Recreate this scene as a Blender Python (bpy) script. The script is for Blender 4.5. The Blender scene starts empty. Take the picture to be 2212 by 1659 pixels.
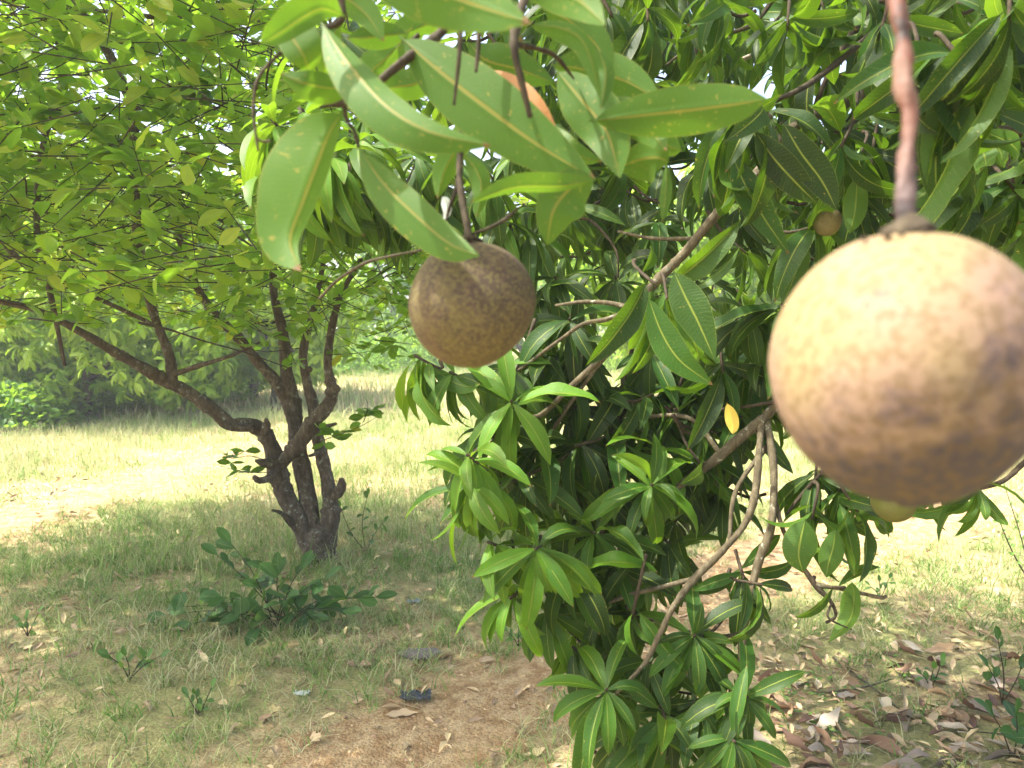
import bpy, math, random
import numpy as np
from mathutils import Vector, Matrix
R = math.radians
rng = np.random.default_rng(7)
random.seed(7)
C = bpy.context.scene
COL = C.collection

# ------------------------------------------------------------------ camera
PITCH = R(4.63); CAMZ = 1.5; F = 1600.0; CX, CY = 1106.0, 829.5
cam_d = bpy.data.cameras.new('camera'); cam = bpy.data.objects.new('camera', cam_d); COL.objects.link(cam)
cam.location = (0, 0, CAMZ); cam.rotation_euler = (R(90) - PITCH, 0, 0)
cam_d.sensor_width = 36; cam_d.lens = 36 * F / 2212; cam_d.clip_start = 0.02; cam_d.clip_end = 1200
cam_d.dof.use_dof = True; cam_d.dof.focus_distance = 1.9; cam_d.dof.aperture_fstop = 8.5
C.camera = cam
# ------------------------------------------------------------------ light
SUN_EL, SUN_AZ = 60, 262          # azimuth measured clockwise from +Y (view direction): 262 = from the left
w = bpy.data.worlds.new('World'); C.world = w; w.use_nodes = True
nt = w.node_tree; nt.nodes.clear()
sky = nt.nodes.new('ShaderNodeTexSky'); sky.sky_type = 'NISHITA'; sky.sun_disc = False
sky.sun_elevation = R(SUN_EL); sky.sun_rotation = R(SUN_AZ); sky.dust_density = 6.0; sky.air_density = 1.0; sky.ozone_density = 0.6
bg = nt.nodes.new('ShaderNodeBackground'); bg.inputs[1].default_value = 0.15
out = nt.nodes.new('ShaderNodeOutputWorld')
nt.links.new(sky.outputs[0], bg.inputs[0]); nt.links.new(bg.outputs[0], out.inputs[0])
S = Vector((math.sin(R(SUN_AZ)) * math.cos(R(SUN_EL)), math.cos(R(SUN_AZ)) * math.cos(R(SUN_EL)), math.sin(R(SUN_EL))))
sl = bpy.data.lights.new('sun', 'SUN'); so = bpy.data.objects.new('sun', sl); COL.objects.link(so)
sl.energy = 2.9; sl.angle = R(0.8); sl.color = (1.0, 0.952, 0.85)
so.rotation_euler = S.to_track_quat('Z', 'Y').to_euler(); so.location = (0, 0, 30)
C.view_settings.view_transform = 'Standard'; C.view_settings.look = 'None'
C.view_settings.gamma = 1; C.view_settings.exposure = 2.18
C.view_settings.use_curve_mapping = False
cy = C.cycles
cy.max_bounces = 10; cy.diffuse_bounces = 5; cy.glossy_bounces = 2; cy.transmission_bounces = 6; cy.transparent_max_bounces = 4
cy.sample_clamp_indirect = 6; cy.use_denoising = True
try: cy.denoiser = 'OPENIMAGEDENOISE'
except Exception: pass

VEIL_DENSITY = 0.0042
# ------------------------------------------------------------------ helpers
cf = np.array([0, math.cos(PITCH), -math.sin(PITCH)]); cu = np.array([0, math.sin(PITCH), math.cos(PITCH)]); cr = np.array([1., 0, 0])
CAM = np.array([0, 0, CAMZ])
def P(x, y, d):
    """a measured direction (photo at 2212 px wide) and a distance give a place in the world"""
    return CAM + cr * ((x - CX) / F * d) + cu * (-(y - CY) / F * d) + cf * d
def proj(p):
    q = np.asarray(p) - CAM
    d = q @ cf
    dd = np.where(np.abs(d) < 1e-3, 1e-3, d)
    return CX + F * (q @ cr) / dd, CY - F * (q @ cu) / dd, d
def G(x, y):
    """the point of the ground seen in direction (x,y)"""
    v = P(x, y, 1.0) - CAM
    t = -CAMZ / v[2]
    q = CAM + v * t
    return np.array([q[0], q[1], hgt(q[0], q[1])])
def hgt(x, y):
    return 0.018 * np.sin(1.3 * x + 0.7) * np.cos(1.1 * y) + 0.012 * np.sin(3.1 * x + 2.2 * y) + 0.006 * np.sin(7.3 * x - 5.1 * y)
def tag(o, label=None, cat=None, group=None, kind=None):
    if label: o['label'] = label
    if cat: o['category'] = cat
    if group: o['group'] = group
    if kind: o['kind'] = kind
    return o
def empty(name, loc, label, cat, group=None):
    o = bpy.data.objects.new(name, None); COL.objects.link(o); o.location = tuple(float(a) for a in loc)
    o.empty_display_size = 0.1
    return tag(o, label, cat, group)
def mesh_np(name, V, Fq, uv=None, rnd=None, tone=None, smooth=True):
    """V (n,3); Fq (m,k) all with the same k"""
    V = np.asarray(V, dtype=np.float32); Fq = np.asarray(Fq, dtype=np.int32)
    me = bpy.data.meshes.new(name)
    m, k = Fq.shape
    me.vertices.add(len(V)); me.vertices.foreach_set('co', V.ravel())
    me.loops.add(m * k); me.loops.foreach_set('vertex_index', Fq.ravel())
    me.polygons.add(m); me.polygons.foreach_set('loop_start', np.arange(0, m * k, k, dtype=np.int32))
    me.polygons.foreach_set('loop_total', np.full(m, k, dtype=np.int32))
    if smooth: me.polygons.foreach_set('use_smooth', np.ones(m, dtype=bool))
    if uv is not None:
        l = me.uv_layers.new(name='UVMap'); l.data.foreach_set('uv', np.asarray(uv, dtype=np.float32)[Fq.ravel()].ravel())
    for nm, a in (('rnd', rnd), ('tone', tone)):
        if a is not None:
            at = me.attributes.new(nm, 'FLOAT', 'POINT'); at.data.foreach_set('value', np.asarray(a, dtype=np.float32))
    me.update(); me.validate()
    return me
def link(name, me, mat, parent=None, loc=None, kind=None, tone=0.0):
    o = bpy.data.objects.new(name, me); COL.objects.link(o)
    if mat is not None and len(me.materials) == 0: me.materials.append(mat)
    if parent is not None: o.parent = parent
    if loc is not None: o.location = tuple(float(a) for a in loc)
    if kind: o['kind'] = kind
    o.color = (tone, 0, 0, 1)
    return o
def norm(v):
    v = np.asarray(v, float); return v / (np.linalg.norm(v, axis=-1, keepdims=True) + 1e-12)

# ------------------------------------------------------------------ materials
def newmat(name):
    m = bpy.data.materials.new(name); m.use_nodes = True
    t = m.node_tree; t.nodes.clear()
    return m, t
class N:
    def __init__(s, t): s.t = t
    def n(s, typ, **kw):
        x = s.t.nodes.new(typ)
        for k, v in kw.items(): setattr(x, k, v)
        return x
    def l(s, a, b): s.t.links.new(a, b)
    def math(s, op, a, b=None, c=None, clamp=False):
        x = s.n('ShaderNodeMath', operation=op, use_clamp=clamp)
        for i, v in enumerate((a, b, c)):
            if v is None: continue
            if isinstance(v, (int, float)): x.inputs[i].default_value = v
            else: s.l(v, x.inputs[i])
        return x.outputs[0]
    def mix(s, f, a, b):
        x = s.n('ShaderNodeMix', data_type='RGBA')
        for i, v in ((0, f), (6, a), (7, b)):
            if isinstance(v, (int, float)): x.inputs[i].default_value = v
            elif isinstance(v, tuple): x.inputs[i].default_value = (*v, 1)
            else: s.l(v, x.inputs[i])
        return x.outputs[2]
    def noise(s, scale, detail=3, rough=.55, vec=None, dist=0.0):
        x = s.n('ShaderNodeTexNoise'); x.inputs['Scale'].default_value = scale; x.inputs['Detail'].default_value = detail
        x.inputs['Roughness'].default_value = rough; x.inputs['Distortion'].default_value = dist
        if vec is not None: s.l(vec, x.inputs['Vector'])
        return x.outputs['Fac']
    def step(s, v, a, b):
        x = s.n('ShaderNodeMapRange', interpolation_type='SMOOTHSTEP')
        s.l(v, x.inputs[0]); x.inputs[1].default_value = a; x.inputs[2].default_value = b
        return x.outputs[0]
    def ramp(s, v, stops):
        x = s.n('ShaderNodeValToRGB'); e = x.color_ramp.elements
        while len(e) < len(stops): e.new(0.5)
        for el, (p, c) in zip(e, stops): el.position = p; el.color = (*c, 1)
        s.l(v, x.inputs[0]); return x.outputs[0]
    def out(s, sh):
        o = s.n('ShaderNodeOutputMaterial'); s.l(sh, o.inputs[0])

def leaf_mat(name, dark, mid, bright, vein, trans=(.30, .50, .03), under=(.20, .30, .08), tr=.35, rough=.38, veins=True, vfreq=30, spots=.5, spotcol=(.45, .33, .05), yellow=.0, veinamt=.15, vbump=.5):
    m, t = newmat(name); g = N(t)
    oi = g.n('ShaderNodeObjectInfo'); sep = g.n('ShaderNodeSeparateColor'); g.l(oi.outputs['Color'], sep.inputs[0])
    a1 = g.n('ShaderNodeAttribute', attribute_name='rnd'); a2 = g.n('ShaderNodeAttribute', attribute_name='tone')
    rnd = g.math('FRACT', g.math('ADD', a1.outputs['Fac'], oi.outputs['Random']))
    tone = g.math('ADD', a2.outputs['Fac'], sep.outputs[0], clamp=True)
    tone = g.math('ADD', tone, g.math('MULTIPLY', g.math('SUBTRACT', rnd, .5), .35), clamp=True)
    uv = g.n('ShaderNodeUVMap'); su = g.n('ShaderNodeSeparateXYZ'); g.l(uv.outputs[0], su.inputs[0])
    u, v = su.outputs[0], su.outputs[1]
    av = g.math('ABSOLUTE', g.math('SUBTRACT', v, .5))        # 0 at midrib .. .5 at edge
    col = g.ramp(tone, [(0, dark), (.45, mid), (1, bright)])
    # blotchy growth
    tc = g.n('ShaderNodeTexCoord')
    nz = g.noise(22, 3, vec=tc.outputs['Object'])
    hs = g.n('ShaderNodeHueSaturation'); g.l(col, hs.inputs['Color'])
    g.l(g.math('ADD', .72, g.math('MULTIPLY', nz, .55)), hs.inputs['Value'])
    g.l(g.math('ADD', .488, g.math('MULTIPLY', rnd, .022)), hs.inputs['Hue'])
    col = hs.outputs[0]
    geo = g.n('ShaderNodeNewGeometry')
    col = g.mix(g.math('MULTIPLY', geo.outputs['Backfacing'], .75), col, under)
    bumpv = None
    if veins:
        wob = g.n('ShaderNodeTexNoise'); wob.inputs['Scale'].default_value = 9; wob.inputs['Detail'].default_value = 1; g.l(uv.outputs[0], wob.inputs['Vector'])
        ph = g.math('MULTIPLY', g.math('ADD', g.math('SUBTRACT', u, g.math('MULTIPLY', av, .16)), g.math('MULTIPLY', wob.outputs['Fac'], .07)), vfreq * 6.2832)
        st = g.math('POWER', g.math('ABSOLUTE', g.math('COSINE', g.math('MULTIPLY', ph, .5))), 26)
        col = g.mix(g.math('MULTIPLY', st, veinamt), col, vein)
        mr = g.math('SUBTRACT', 1.0, g.step(av, .016, .038))
        edge = g.math('MULTIPLY', g.step(av, .475, .495), .5)
        col = g.mix(g.math('MAXIMUM', mr, edge), col, vein)
        bumpv = g.math('ADD', g.math('MULTIPLY', st, .5), g.math('MULTIPLY', mr, 1.2))
    else:
        mr = g.math('SUBTRACT', 1.0, g.step(av, .02, .06))
        col = g.mix(g.math('MULTIPLY', mr, .6), col, vein)
        bumpv = mr
    # spots: seeded by the leaf
    off = g.n('ShaderNodeCombineXYZ'); g.l(g.math('MULTIPLY', rnd, 37.0), off.inputs[2])
    cmb = g.n('ShaderNodeCombineXYZ'); g.l(g.math('MULTIPLY', u, 3.2), cmb.inputs[0]); g.l(v, cmb.inputs[1])
    va = g.n('ShaderNodeVectorMath', operation='ADD'); g.l(cmb.outputs[0], va.inputs[0]); g.l(off.outputs[0], va.inputs[1])
    sp = g.step(g.noise(7, 4, .7, vec=va.outputs[0]), .67 - .035 * spots, .71 - .03 * spots)
    col = g.mix(g.math('MULTIPLY', sp, .8 if spots > 0 else 0), col, spotcol)
    sp2 = g.step(g.noise(24, 2, .5, vec=va.outputs[0]), .735, .76)
    col = g.mix(g.math('MULTIPLY', sp2, .7 if spots > 0 else 0), col, (.12, .06, .02))
    if yellow > 0:
        yl = g.math('GREATER_THAN', rnd, 1 - yellow)
        col = g.mix(g.math('MULTIPLY', yl, .8), col, (.55, .48, .07))
    # brown tip
    tipn = g.math('ADD', u, g.math('MULTIPLY', g.math('SUBTRACT', nz, .5), .05))
    tip = g.math('MULTIPLY', g.step(tipn, .955, .975), g.math('GREATER_THAN', rnd, .45))
    if veins: col = g.mix(tip, col, (.16, .07, .03))
    b = g.n('ShaderNodeBsdfPrincipled'); g.l(col, b.inputs['Base Color'])
    g.l(g.math('ADD', rough - .06, g.math('MULTIPLY', nz, .16)), b.inputs['Roughness']); b.inputs['Specular IOR Level'].default_value = .30
    bp = g.n('ShaderNodeBump'); bp.inputs['Strength'].default_value = vbump; bp.inputs['Distance'].default_value = .0012
    h = g.math('ADD', bumpv, g.math('MULTIPLY', g.noise(160, 2, vec=tc.outputs['Object']), .6))
    g.l(h, bp.inputs['Height']); g.l(bp.outputs[0], b.inputs['Normal'])
    tr_n = g.n('ShaderNodeBsdfTranslucent')
    tcx = g.mix(.55, col, trans); 
    tcx = g.mix(g.math('MULTIPLY', tone, .45), tcx, (.42, .66, .03))
    g.l(tcx, tr_n.inputs[0]); g.l(bp.outputs[0], tr_n.inputs['Normal'])
    mx = g.n('ShaderNodeMixShader'); mx.inputs[0].default_value = tr
    g.l(b.outputs[0], mx.inputs[1]); g.l(tr_n.outputs[0], mx.inputs[2]); g.out(mx.outputs[0])
    return m
M = {}
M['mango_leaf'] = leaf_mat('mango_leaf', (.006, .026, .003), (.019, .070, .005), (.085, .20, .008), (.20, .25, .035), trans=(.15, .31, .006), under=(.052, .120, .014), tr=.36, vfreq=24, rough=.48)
M['near_leaf'] = leaf_mat('near_mango_leaf', (.022, .075, .010), (.040, .115, .013), (.07, .165, .016), (.23, .21, .04), trans=(.14, .31, .010), under=(.062, .140, .016), tr=.36, rough=.5, vbump=.12, vfreq=34, veinamt=.10, spots=1.5, spotcol=(.30, .25, .05))
M['orange_leaf'] = leaf_mat('orange_leaf', (.42, .16, .05), (.50, .22, .07), (.6, .3, .1), (.5, .35, .12), trans=(.6, .28, .06), under=(.45, .2, .08), tr=.3)
M['yellow_leaf'] = leaf_mat('yellow_leaf', (.55, .38, .03), (.6, .42, .04), (.6, .45, .05), (.5, .45, .12), trans=(.7, .45, .03), under=(.55, .4, .08), tr=.3)
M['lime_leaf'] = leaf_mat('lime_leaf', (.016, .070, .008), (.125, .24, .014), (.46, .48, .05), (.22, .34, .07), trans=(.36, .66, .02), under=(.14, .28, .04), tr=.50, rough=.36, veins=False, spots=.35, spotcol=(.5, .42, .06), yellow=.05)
M['far_leaf'] = leaf_mat('far_leaf', (.03, .11, .012), (.11, .26, .018), (.34, .46, .04), (.27, .38, .08), trans=(.36, .58, .02), under=(.15, .29, .04), tr=.5, veins=False, spots=0)
M['weed_leaf'] = leaf_mat('weed_leaf', (.022, .075, .018), (.045, .125, .028), (.13, .25, .04), (.15, .22, .07), trans=(.15, .32, .03), under=(.09, .17, .06), tr=.3, rough=.5, veins=True, vfreq=8, spots=.2)

def bark(name, c1, c2, c3, scale=40, lich=.0, bump=.004):
    m, t = newmat(name); g = N(t); tc = g.n('ShaderNodeTexCoord')
    mp = g.n('ShaderNodeMapping'); mp.inputs['Scale'].default_value = (1, 1, .35); g.l(tc.outputs['Object'], mp.inputs[0])
    n1 = g.noise(scale, 5, .65, vec=mp.outputs[0], dist=.4); n2 = g.noise(scale * .25, 3, vec=tc.outputs['Object'])
    col = g.ramp(n1, [(.28, c1), (.5, c2), (.75, c3)])
    hs = g.n('ShaderNodeHueSaturation'); g.l(col, hs.inputs['Color']); g.l(g.math('ADD', .55, g.math('MULTIPLY', n2, .9)), hs.inputs['Value']); col = hs.outputs[0]
    if lich:
        lf = g.math('MULTIPLY', g.step(g.noise(scale * .9, 4, .7, vec=tc.outputs['Object']), .60 - lich * .04, .68), .6)
        lf = g.math('MULTIPLY', lf, g.step(n2, .45, .6))
        col = g.mix(lf, col, (.42, .47, .38))
    b = g.n('ShaderNodeBsdfPrincipled'); g.l(col, b.inputs['Base Color']); b.inputs['Roughness'].default_value = .85
    b.inputs['Specular IOR Level'].default_value = .25
    bp = g.n('ShaderNodeBump'); bp.inputs['Strength'].default_value = .9; bp.inputs['Distance'].default_value = bump
    g.l(n1, bp.inputs['Height']); g.l(bp.outputs[0], b.inputs['Normal']); g.out(b.outputs[0]); return m
M['lime_bark'] = bark('lime_bark', (.038, .029, .02), (.082, .063, .043), (.16, .135, .10), 45, 1.6, .010)
M['mango_bark'] = bark('mango_bark', (.038, .031, .018), (.08, .065, .036), (.155, .13, .085), 90, .5, .002)
M['twig'] = bark('twig_bark', (.02, .015, .009), (.045, .034, .02), (.095, .075, .045), 220, 0, .0006)
M['pale_bark'] = bark('pale_bark', (.2, .16, .12), (.34, .29, .23), (.48, .43, .36), 30, 0, .004)

def stalk_mat():
    m, t = newmat('fruit_stalk_bark'); g = N(t); tc = g.n('ShaderNodeTexCoord')
    mp = g.n('ShaderNodeMapping'); mp.inputs['Scale'].default_value = (1, 1, .5); g.l(tc.outputs['Object'], mp.inputs[0])
    n1 = g.noise(90, 4, .6, vec=mp.outputs[0])
    sx = g.n('ShaderNodeSeparateXYZ'); g.l(tc.outputs['Object'], sx.inputs[0])
    h = g.math('ADD', sx.outputs[2], g.math('MULTIPLY', g.math('SUBTRACT', n1, .5), .16))
    low = g.step(h, .055, .105)
    c1 = g.ramp(n1, [(.34, (.025, .018, .02)), (.5, (.07, .045, .04)), (.64, (.18, .17, .18))])
    c2 = g.ramp(n1, [(.40, (.03, .017, .013)), (.5, (.105, .034, .018)), (.64, (.15, .085, .06))])
    col = g.mix(low, c1, c2)
    b = g.n('ShaderNodeBsdfPrincipled'); g.l(col, b.inputs['Base Color']); b.inputs['Roughness'].default_value = .7
    bp = g.n('ShaderNodeBump'); bp.inputs['Distance'].default_value = .001; g.l(n1, bp.inputs['Height']); g.l(bp.outputs[0], b.inputs['Normal'])
    g.out(b.outputs[0]); return m
M['stalk'] = stalk_mat()

def fruit_mat(name, yel, brown, pink, fleck, bias=0.0, grad=None, sc=1.0):
    m, t = newmat(name); g = N(t); tc = g.n('ShaderNodeTexCoord'); o = tc.outputs['Object']
    n0 = g.noise(34 * sc, 5, .65, vec=o); n1 = g.noise(130 * sc, 4, .65, vec=o); n2 = g.noise(240 * sc, 3, .6, vec=o); n3 = g.noise(14 * sc, 2, .5, vec=o)
    fac = g.math('ADD', g.math('MULTIPLY', n0, .6), g.math('MULTIPLY', n1, .4))
    fac = g.math('ADD', fac, bias)
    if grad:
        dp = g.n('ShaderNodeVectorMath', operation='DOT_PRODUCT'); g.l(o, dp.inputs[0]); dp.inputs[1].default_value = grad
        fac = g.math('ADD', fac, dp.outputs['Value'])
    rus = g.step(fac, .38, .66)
    col = g.mix(g.step(n3, .40, .62), yel, pink)
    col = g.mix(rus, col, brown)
    col = g.mix(g.math('MULTIPLY', g.step(n2, .47, .60), .58), col, fleck)
    pore = g.n('ShaderNodeTexVoronoi'); pore.inputs['Scale'].default_value = 230 * sc; g.l(o, pore.inputs['Vector'])
    col = g.mix(g.math('MULTIPLY', g.math('MULTIPLY', g.math('SUBTRACT', 1., g.step(pore.outputs['Distance'], .10, .30)), g.step(n1, .42, .55)), .55), col, (.10, .055, .035))
    col = g.mix(g.math('MULTIPLY', g.step(g.noise(55 * sc, 5, .75, vec=o), .60, .68), .5), col, brown)
    b = g.n('ShaderNodeBsdfPrincipled'); g.l(col, b.inputs['Base Color']); b.inputs['Roughness'].default_value = .75
    b.inputs['Specular IOR Level'].default_value = .18
    bp = g.n('ShaderNodeBump'); bp.inputs['Strength'].default_value = .5; bp.inputs['Distance'].default_value = .0006
    g.l(g.math('ADD', n1, n2), bp.inputs['Height']); g.l(bp.outputs[0], b.inputs['Normal']); g.out(b.outputs[0]); return m
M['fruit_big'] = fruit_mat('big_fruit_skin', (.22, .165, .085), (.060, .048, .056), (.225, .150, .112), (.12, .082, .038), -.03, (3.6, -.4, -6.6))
M['fruit_mid'] = fruit_mat('brown_fruit_skin', (.105, .082, .036), (.062, .045, .031), (.11, .068, .054), (.15, .13, .045), .06, (1.2, 0, 1.0), 1.5)  # brown skin darkened further: shade of the leaves above put into the colour
M['fruit_small'] = fruit_mat('small_fruit_skin', (.15, .15, .055), (.10, .085, .045), (.17, .14, .07), (.16, .14, .06), -.02, (0, 0, 1.5), 1.2)
M['fruit_green'] = fruit_mat('green_fruit_skin', (.10, .11, .022), (.05, .03, .02), (.11, .11, .03), (.11, .10, .03), -.12, (0, 0, 12.0), 1.2)

def simple(name, c1, c2, scale=60, rough=.8, bump=.002, spec=.3):
    m, t = newmat(name); g = N(t); tc = g.n('ShaderNodeTexCoord'); oi = g.n('ShaderNodeObjectInfo')
    n1 = g.noise(scale, 4, .6, vec=tc.outputs['Object'])
    col = g.mix(n1, c1, c2)
    a1 = g.n('ShaderNodeAttribute', attribute_name='rnd')
    rr = g.math('FRACT', g.math('ADD', a1.outputs['Fac'], oi.outputs['Random']))
    hs = g.n('ShaderNodeHueSaturation'); g.l(col, hs.inputs['Color']); g.l(g.math('ADD', .6, g.math('MULTIPLY', rr, .8)), hs.inputs['Value'])
    g.l(g.math('ADD', .485, g.math('MULTIPLY', rr, .03)), hs.inputs['Hue'])
    b = g.n('ShaderNodeBsdfPrincipled'); g.l(hs.outputs[0], b.inputs['Base Color']); b.inputs['Roughness'].default_value = rough
    b.inputs['Specular IOR Level'].default_value = spec
    bp = g.n('ShaderNodeBump'); bp.inputs['Distance'].default_value = bump; g.l(n1, bp.inputs['Height']); g.l(bp.outputs[0], b.inputs['Normal'])
    g.out(b.outputs[0]); return m
M['dry_leaf'] = simple('dry_leaf', (.22, .12, .065), (.42, .28, .18), 45, .6, .001)
M['dry_leaf_dark'] = simple('dry_leaf_dark', (.10, .055, .035), (.22, .13, .08), 45, .6, .001)
M['dry_leaf_pale'] = simple('dry_leaf_pale', (.30, .24, .18), (.50, .42, .33), 45, .6, .001)
M['dry_bits'] = simple('dry_bits', (.30, .19, .09), (.62, .50, .32), 60, .8, .001)
M['stone'] = simple('pebble_stone', (.34, .20, .11), (.5, .36, .22), 60, .9)
M['grey_stone'] = simple('grey_stone', (.14, .12, .11), (.33, .29, .26), 50, .85)
M['black_scrap'] = simple('black_scrap', (.012, .013, .016), (.05, .055, .06), 90, .35, .003, .6)
M['blue_scrap'] = simple('blue_scrap', (.06, .08, .16), (.55, .6, .66), 60, .4, .003, .5)
M['lime_skin'] = simple('lime_skin', (.03, .08, .008), (.075, .15, .012), 160, .45, .002, .5)
M['web'] = simple('papery_scrap', (.5, .55, .5), (.75, .8, .75), 60, .5)

def grass_mat():
    m, t = newmat('grass_blades'); g = N(t)
    a1 = g.n('ShaderNodeAttribute', attribute_name='rnd'); a2 = g.n('ShaderNodeAttribute', attribute_name='tone')
    col = g.ramp(a2.outputs['Fac'], [(0, (.06, .19, .025)), (.35, (.17, .31, .05)), (.65, (.36, .40, .17)), (1, (.50, .46, .27))])
    hs = g.n('ShaderNodeHueSaturation'); g.l(col, hs.inputs['Color']); g.l(g.math('ADD', .7, g.math('MULTIPLY', a1.outputs['Fac'], .6)), hs.inputs['Value'])
    b = g.n('ShaderNodeBsdfPrincipled'); g.l(hs.outputs[0], b.inputs['Base Color']); b.inputs['Roughness'].default_value = .55
    b.inputs['Specular IOR Level'].default_value = .3
    tr = g.n('ShaderNodeBsdfTranslucent'); g.l(hs.outputs[0], tr.inputs[0])
    mx = g.n('ShaderNodeMixShader'); mx.inputs[0].default_value = .35; g.l(b.outputs[0], mx.inputs[1]); g.l(tr.outputs[0], mx.inputs[2]); g.out(mx.outputs[0])
    return m
M['grass'] = grass_mat()
def soil_mat(name, path=False):
    m, t = newmat(name); g = N(t); tc = g.n('ShaderNodeTexCoord'); o = tc.outputs['Object']
    n1 = g.noise(.9, 5, .65, vec=o); n2 = g.noise(14, 5, .7, vec=o); n3 = g.noise(70, 4, .7, vec=o); n4 = g.noise(240, 2, .6, vec=o)
    if path:
        col = g.mix(g.step(n2, .35, .65), (.26, .16, .075), (.42, .31, .17))
    else:
        col = g.mix(g.step(n2, .35, .65), (.27, .19, .095), (.44, .35, .19))
        col = g.mix(g.step(n1, .45, .6), col, (.26, .25, .10))
    vo = g.n('ShaderNodeTexVoronoi'); vo.inputs['Scale'].default_value = 90; g.l(o, vo.inputs['Vector'])
    hs = g.n('ShaderNodeHueSaturation'); g.l(col, hs.inputs['Color'])
    vs = g.n('ShaderNodeSeparateColor'); g.l(vo.outputs['Color'], vs.inputs[0])
    g.l(g.math('ADD', .55, g.math('ADD', g.math('MULTIPLY', n3, .55), g.math('MULTIPLY', vs.outputs[0], .35))), hs.inputs['Value'])
    b = g.n('ShaderNodeBsdfPrincipled'); g.l(hs.outputs[0], b.inputs['Base Color']); b.inputs['Roughness'].default_value = .95
    b.inputs['Specular IOR Level'].default_value = .15
    bp = g.n('ShaderNodeBump'); bp.inputs['Distance'].default_value = .012
    g.l(g.math('ADD', g.math('MULTIPLY', n3, .6), g.math('ADD', g.math('MULTIPLY', n4, .3), g.math('MULTIPLY', vo.outputs['Distance'], -.5))), bp.inputs['Height'])
    g.l(bp.outputs[0], b.inputs['Normal']); g.out(b.outputs[0]); return m
M['soil'] = soil_mat('grassy_soil'); M['path'] = soil_mat('bare_soil', True)

# ------------------------------------------------------------------ shape builders
def catmull(pts, n):
    pts = np.asarray(pts, float)
    if len(pts) == 2: pts = np.array([pts[0], (pts[0] + pts[1]) / 2, pts[1]])
    p = np.vstack([2 * pts[0] - pts[1], pts, 2 * pts[-1] - pts[-2]])
    s = np.linspace(0, len(pts) - 1 - 1e-9, n); i = s.astype(int); f = (s - i)[:, None]
    a, b, c, d = p[i], p[i + 1], p[i + 2], p[i + 3]
    return .5 * (2 * b + (c - a) * f + (2 * a - 5 * b + 4 * c - d) * f ** 2 + (3 * b - a - 3 * c + d) * f ** 3)
def tube(pts, radii, nseg=8, per=6, rough=.08, knots=0):
    """returns V, F(quads, ends closed with degenerate-free fans as quads)"""
    q = np.hstack([np.asarray(pts, float), np.asarray(radii, float)[:, None]])
    q = catmull(q, max(3, (len(pts) - 1) * per + 1)); p = q[:, :3]; r = np.abs(q[:, 3])
    T = norm(np.gradient(p, axis=0)); up = np.array([.31, .17, .93])
    if abs(T[0] @ up) > .9: up = np.array([1., 0, 0])
    n0 = norm(np.cross(T[0], up)); Vs = []
    ang = np.linspace(0, 2 * math.pi, nseg, endpoint=False)
    ph = rng.random(4) * 6.28
    for k in range(len(p)):
        n0 = norm(n0 - (n0 @ T[k]) * T[k]); b0 = np.cross(T[k], n0)
        rr = r[k] * (1 + rough * (np.sin(2 * ang + ph[0] + k * .3) * .6 + np.sin(3 * ang + ph[1] - k * .4) * .5 + .6 * math.sin(k * .8 + ph[2]) + .35 * rng.normal()))
        if knots and rng.random() < knots: rr = rr * (1.08 + .14 * rng.random())
        Vs.append(p[k] + rr[:, None] * (np.cos(ang)[:, None] * n0 + np.sin(ang)[:, None] * b0))
    V = np.vstack(Vs); K = len(p); Fs = []
    j = np.arange(nseg); j2 = (j + 1) % nseg
    for k in range(K - 1):
        Fs.append(np.stack([k * nseg + j, k * nseg + j2, (k + 1) * nseg + j2, (k + 1) * nseg + j], 1))
    # caps: a small ring shrunk to a tip
    tipv = np.vstack([p[-1] + T[-1] * r[-1] * .6 + (V[(K - 1) * nseg:] - p[-1]) * .15, p[0] - T[0] * r[0] * .3 + (V[:nseg] - p[0]) * .15])
    o = len(V); V = np.vstack([V, tipv])
    Fs.append(np.stack([(K - 1) * nseg + j, (K - 1) * nseg + j2, o + j2, o + j], 1))
    Fs.append(np.stack([o + nseg + j, o + nseg + j2, j2, j], 1))
    return V, np.vstack(Fs)
class Bulk:
    def __init__(s): s.V = []; s.F = []; s.n = 0; s.rnd = []; s.tone = []; s.uv = []
    def add(s, V, Fq, rnd=0., tone=0., uv=None):
        s.V.append(V); s.F.append(Fq + s.n); s.n += len(V)
        s.rnd.append(np.full(len(V), rnd)); s.tone.append(np.full(len(V), tone)); s.uv.append(uv if uv is not None else np.zeros((len(V), 2)))
    def mesh(s, name, loc=(0, 0, 0)):
        return mesh_np(name, np.vstack(s.V) - np.asarray(loc), np.vstack(s.F), np.vstack(s.uv), np.concatenate(s.rnd), np.concatenate(s.tone))

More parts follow.
